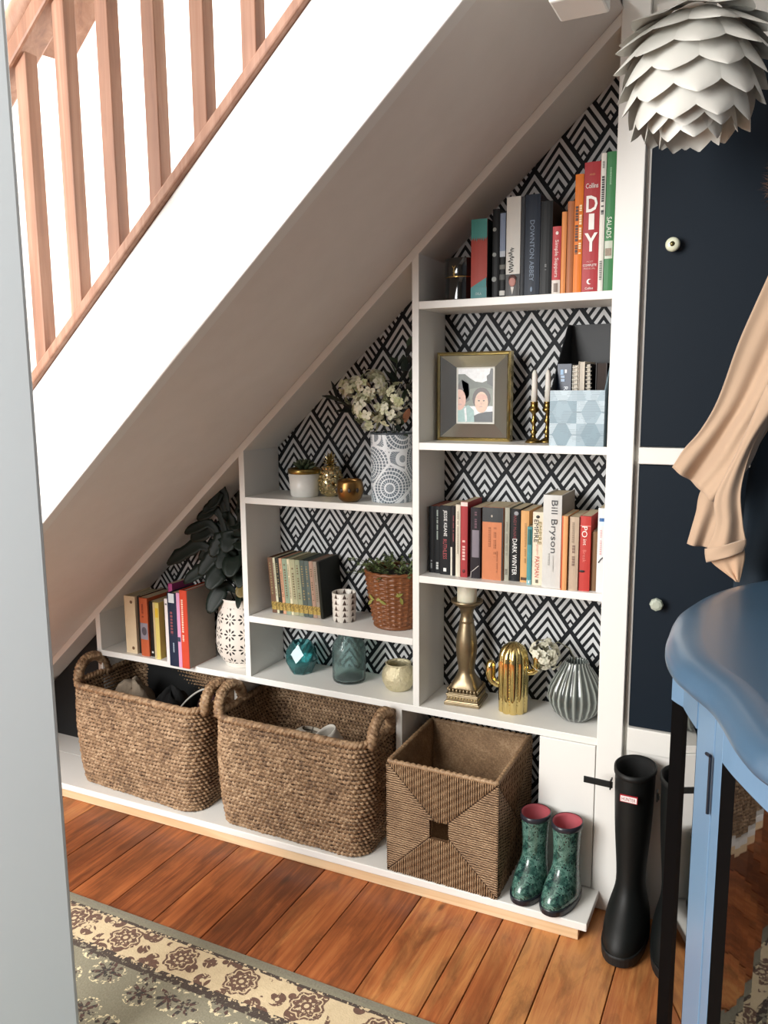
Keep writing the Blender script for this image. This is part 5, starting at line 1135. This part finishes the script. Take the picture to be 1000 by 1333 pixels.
M_nvc = NT('navy_cloth'); M_nvc.set(col=M_nvc.mix(M_nvc.noise(12), '#1f2830', '#2c3742'), rough=.8, spec=.2); M_nvc = M_nvc.m
MB().tube([(.93, .004, 1.735), (.93, -.05, 1.74), (.93, -.11, 1.745), (.93, -.118, 1.765)], .006, 8).build('coat_peg', M_brass, cp, smooth=True)
t = thing('camel_coat', 'camel wool coat hanging with its sleeve and turned cuff in front of the navy doors', 'coat', (.80, -.15, 1.3))
drape('front_panel', M_camel, t, [(.90, 1.73), (.80, 1.54), (.779, 1.48), (.757, 1.42), (.734, 1.354), (.705, 1.252), (.676, 1.192), (.646, 1.153), (.626, 1.117)],
      [(.96, 1.73), (.95, 1.56), (.93, 1.50), (.905, 1.43), (.875, 1.36), (.825, 1.26), (.79, 1.19), (.765, 1.12), (.716, 1.045)], -.150, 1.35, .017, .9)
drape('sleeve', M_camel, t, [(.80, 1.30), (.735, 1.17), (.682, 1.075), (.672, 1.02), (.659, .956)], [(.86, 1.30), (.80, 1.2), (.745, 1.08), (.722, 1.01), (.704, .949)], -.118, .7, .010, 1.5)
drape('sleeve', M_camel, t, [(.79, 1.28), (.745, 1.15), (.712, 1.065), (.716, 1.01), (.701, .958)], [(.84, 1.27), (.782, 1.19), (.757, 1.09), (.762, 1.02), (.770, .982)], -.186, .75, .010, .3)
drape('cuff', M_camel, t, [(.699, .962), (.700, .952), (.703, .937)], [(.770, .988), (.771, .978), (.766, .962)], -.199, .5, .006, .2, 20, 8, .004)
drape('lining', pm('#c9a789', .85), t, [(.703, .945), (.72, .928), (.757, .903)], [(.768, .968), (.770, .945), (.763, .901)], -.188, 1.1, .006, .9, 20, 12)
t = thing('navy_coat', 'dark navy coat with a fur trimmed hood at the right picture edge', 'coat', (.95, -.08, 1.3))
drape('body', M_nvc, t, [(.90, 1.72), (.875, 1.5), (.82, 1.3), (.785, 1.2), (.765, 1.1), (.760, 1.0), (.752, .92), (.748, .84)], [(1.0, 1.72), (1.10, 1.55), (1.14, 1.35), (1.15, 1.2), (1.16, 1.05), (1.16, .95), (1.16, .90), (1.16, .84)], -.075, 3.0, .016, .2)
drape('hood', M_nvc, t, [(.815, 1.70), (.80, 1.65), (.81, 1.58)], [(.97, 1.72), (.98, 1.66), (.97, 1.56)], -.095, 1.0, .02, .4, 24, 16)
fur = MB(); rf = random.Random(4)
for i in range(420):
    a = rf.uniform(0, 2 * PI); c = Vector((.789 + .020 * math.sin(a) * .6, -.115 + .018 * math.cos(a), 1.652 + .038 * math.cos(a * 1.0)))
    d = Vector((rf.gauss(-.4, .8), rf.gauss(-.3, .8), rf.gauss(0, .8))).normalized(); L = rf.uniform(.016, .030); s = d.cross(Vector((.3, .2, 1))).normalized() * .0016
    fur.add([c - s, c + s, c + d * L], [(0, 1, 2)])
fur.ball((.791, -.112, 1.652), (.022, .018, .038), 12, 8)
o = fur.build('fur_trim', pm('#6b5446', .9, var=.45, scale=120), t); o['kind'] = 'stuff'

# ------------------------------------------------------------------ blue cabinet in the right foreground
M_blue = paint('#63829f', .34, .03); M_blue_shaded = paint('#405d76', .36, .04)  # one blue paint twice; the top's copy has its shade in the colour
t = thing('blue_cabinet', 'blue painted display cabinet with serpentine top and glazed sides in the right foreground', 'cabinet', (.98, -.70, 0.0))
ctl = [(1.30, -.125), (1.00, -.115), (.90, -.135), (.814, -.190), (.728, -.325), (.684, -.480), (.680, -.600), (.685, -.685), (.703, -.762), (.728, -.812), (.754, -.857), (.772, -.905), (.796, -.985), (.825, -1.037), (.89, -1.09), (1.00, -1.12), (1.15, -1.13), (1.30, -1.13)]
def outline(ctl_, m=8):
    n = len(ctl_); return [cat(ctl_, i / ((n - 1) * m)) for i in range((n - 1) * m + 1)]
def inset(P, d):
    n = len(P); out = []
    for i in range(n):
        a, b = Vector(P[max(i - 1, 0)]), Vector(P[min(i + 1, n - 1)]); tt_ = (b - a).normalized(); nn_ = Vector((-tt_.y, tt_.x)); out.append((P[i][0] + nn_.x * d, P[i][1] + nn_.y * d))
    return out
O_ = outline(ctl)
ringsC = [[(x, y, z) for x, y in inset(O_, d)] for d, z in ((.02, .886), (.003, .886), (0, .890), (0, .897), (.004, .905), (.012, .912), (.024, .9165), (.038, .919), (.05, .92))]
M_blue_shaded.node_tree.nodes['Principled BSDF'].inputs['Coat Weight'].default_value = .6; M_blue_shaded.node_tree.nodes['Principled BSDF'].inputs['Coat Roughness'].default_value = .22
b = MB(); b.loft(ringsC, True, True, True); b.build('top', M_blue_shaded, t, smooth=False, bevel=0).data.polygons.foreach_set('use_smooth', [True] * (len(b.f) - 2) + [False, False])
body = [(1.30, -.16), (1.0, -.15), (.90, -.17), (.83, -.22), (.752, -.35), (.708, -.49), (.692, -.625), (.712, -.660), (.740, -.785), (.765, -.865), (.7765, -.898), (.7925, -.935), (.8285, -1.003), (.86, -1.045), (.92, -1.08), (1.0, -1.095), (1.3, -1.10)]
def wallseg(name, mat, pts, z0, z1, th=.02, arch=None, **k):
    """an upright band following plan points, thickness inwards (to +x side)"""
    P = pts; m = MB(); I = inset(P, th); n = len(P)
    lo = [(z0 if arch is None else arch(i / (n - 1))) for i in range(n)]
    rings = [[(P[i][0], P[i][1], lo[i]) for i in range(n)], [(P[i][0], P[i][1], z1) for i in range(n)], [(I[i][0], I[i][1], z1) for i in range(n)], [(I[i][0], I[i][1], lo[i]) for i in range(n)]]
    v = [p for r in rings for p in r]; f = []
    for a in range(4):
        c = (a + 1) % 4
        for i in range(n - 1): f.append((a * n + i, a * n + i + 1, c * n + i + 1, c * n + i))
    f += [(0, n, 2 * n, 3 * n), (n - 1, 4 * n - 1, 3 * n - 1, 2 * n - 1)]
    return m.add(v, f).build(name, mat, t, **k)
def sub_(P, m=6): return [cat(P, i / ((len(P) - 1) * m)) for i in range((len(P) - 1) * m + 1)]
Bq, B2, A1, A2, A3, A4 = (.692, -.625), (.712, -.660), (.740, -.785), (.765, -.865), (.7765, -.898), (.7925, -.935)
rightP = [A3, A4, (.8285, -1.003), (.86, -1.045), (.92, -1.08), (1.0, -1.095), (1.3, -1.10)]
wallseg('apron', M_blue, [(Bq[0] + (B2[0] - Bq[0]) * k / 6 - .001, Bq[1] + (B2[1] - Bq[1]) * k / 6 - .001) for k in range(6)] + [(B2[0] + (A1[0] - B2[0]) * k / 18 - .001, B2[1] + (A1[1] - B2[1]) * k / 18 - .001) for k in range(19)], 0, .887, .016, arch=lambda s: .806 + .026 * s ** 1.3)
wallseg('apron', M_blue, sub_(rightP), 0, .887, .016, arch=lambda s: .842)
wallseg('corner_post', M_blue, [A1, ((A1[0] + A2[0]) / 2, (A1[1] + A2[1]) / 2), A2], .0, .887, .034, bevel=.002)
wallseg('door_stile', M_blue, [(A2[0] + .0012, A2[1] - .002), A3], .06, .8865, .024, bevel=.002)
M_gasket = pm('#050506', .7, spec=.05)
wallseg('glazing_bar', M_gasket, [Bq, B2], .05, .807, .012)
wallseg('glazing_bar', M_gasket, [A3, A4], .06, .843, .012)
gl = NT('cabinet_glass'); tr = gl.n('ShaderNodeBsdfTransparent'); tr.inputs[0].default_value = (.8, .84, .84, 1); gs = gl.n('ShaderNodeBsdfGlossy'); gs.inputs['Roughness'].default_value = .02; lw = gl.n('ShaderNodeFresnel'); lw.inputs[0].default_value = 1.62
mxs = gl.n('ShaderNodeMixShader'); gl.t.links.new(gl.op('MINIMUM', gl.op('ADD', gl.op('MULTIPLY', lw.outputs[0], 1.2), .10), 1.0), mxs.inputs[0]); gl.t.links.new(tr.outputs[0], mxs.inputs[1]); gl.t.links.new(gs.outputs[0], mxs.inputs[2]); gl.t.links.new(mxs.outputs[0], gl.t.nodes['Material Output'].inputs[0])
wallseg('glass_pane', gl.m, [B2, ((B2[0] + A1[0]) / 2, (B2[1] + A1[1]) / 2), A1], .05, .822, .004)
wallseg('glass_pane', gl.m, sub_([A4, (.8285, -1.003), (.86, -1.045), (.92, -1.08)]), .06, .843, .004)
wallseg('door_frame', M_blue, sub_([(.92, -1.08), (1.0, -1.095), (1.3, -1.10)]), .06, .887, .016)
wallseg('plinth', M_blue, sub_([Bq, B2, A1, A2, A3, A4, (.8285, -1.003), (.86, -1.045), (.92, -1.08), (1.0, -1.095), (1.3, -1.10)]), 0, .06, .018)
wallseg('back_wall', pm('#15181a', .7), sub_([(1.30, -.15), (1.0, -.14), (.90, -.155), (.80, -.215), (.725, -.36), (.697, -.49), Bq]), 0.0, .887, .012)
inner = [(x, y) for x, y in inset(sub_(body, 3), .025)]
MB().prism_z(inner, .055, .07).build('bottom', pm('#1b1d1f', .6), t)
MB().prism_z([(x, y) for x, y in inset(sub_(body, 3), .03)], .46, .468).build('inner_shelf', pm('#202326', .5), t)
MB().box(1.28, 1.30, -1.09, -.17, 0, .886).build('side_wall', pm('#15181a', .7), t)
# dark keyhole hinge slot on the post edge
hx2, hy2 = A2
MB().tube([(hx2 - .0030, hy2 - .0015, .832), (hx2 - .0030, hy2 - .0015, .758)], .0022, 6).build('hinge', pm('#131722', .4), t)
MB().tube([(hx2 - .0085, hy2 + .008, .8315), (hx2 - .0030, hy2 - .0015, .833)], .0022, 6).build('hinge', pm('#131722', .4), t)

# ------------------------------------------------------------------ lettering becomes plain meshes fitted to its size
bpy.context.view_layer.update()
_dg = bpy.context.evaluated_depsgraph_get()
_meshes = [bpy.data.meshes.new_from_object(o.evaluated_get(_dg)) for o, l, h in _texts]
for (o, l, h), me in zip(_texts, _meshes):
    xs = [v.co.x for v in me.vertices]; ys = [v.co.y for v in me.vertices]
    cx, cy = (min(xs) + max(xs)) / 2, (min(ys) + max(ys)) / 2; sx, sy = l / (max(xs) - min(xs)), h / (max(ys) - min(ys))
    for v in me.vertices: v.co = ((v.co.x - cx) * sx, (v.co.y - cy) * sy, 0.0)
    me.materials.clear(); me.materials.append(o.data.materials[0])
    nm = o.name.split('.')[0]; q = bpy.data.objects.new('tmp', me); COL.objects.link(q)
    q.parent = o.parent; q.location = o.location; q.rotation_euler = o.rotation_euler
    c = o.data; bpy.data.objects.remove(o); bpy.data.curves.remove(c); q.name = nm
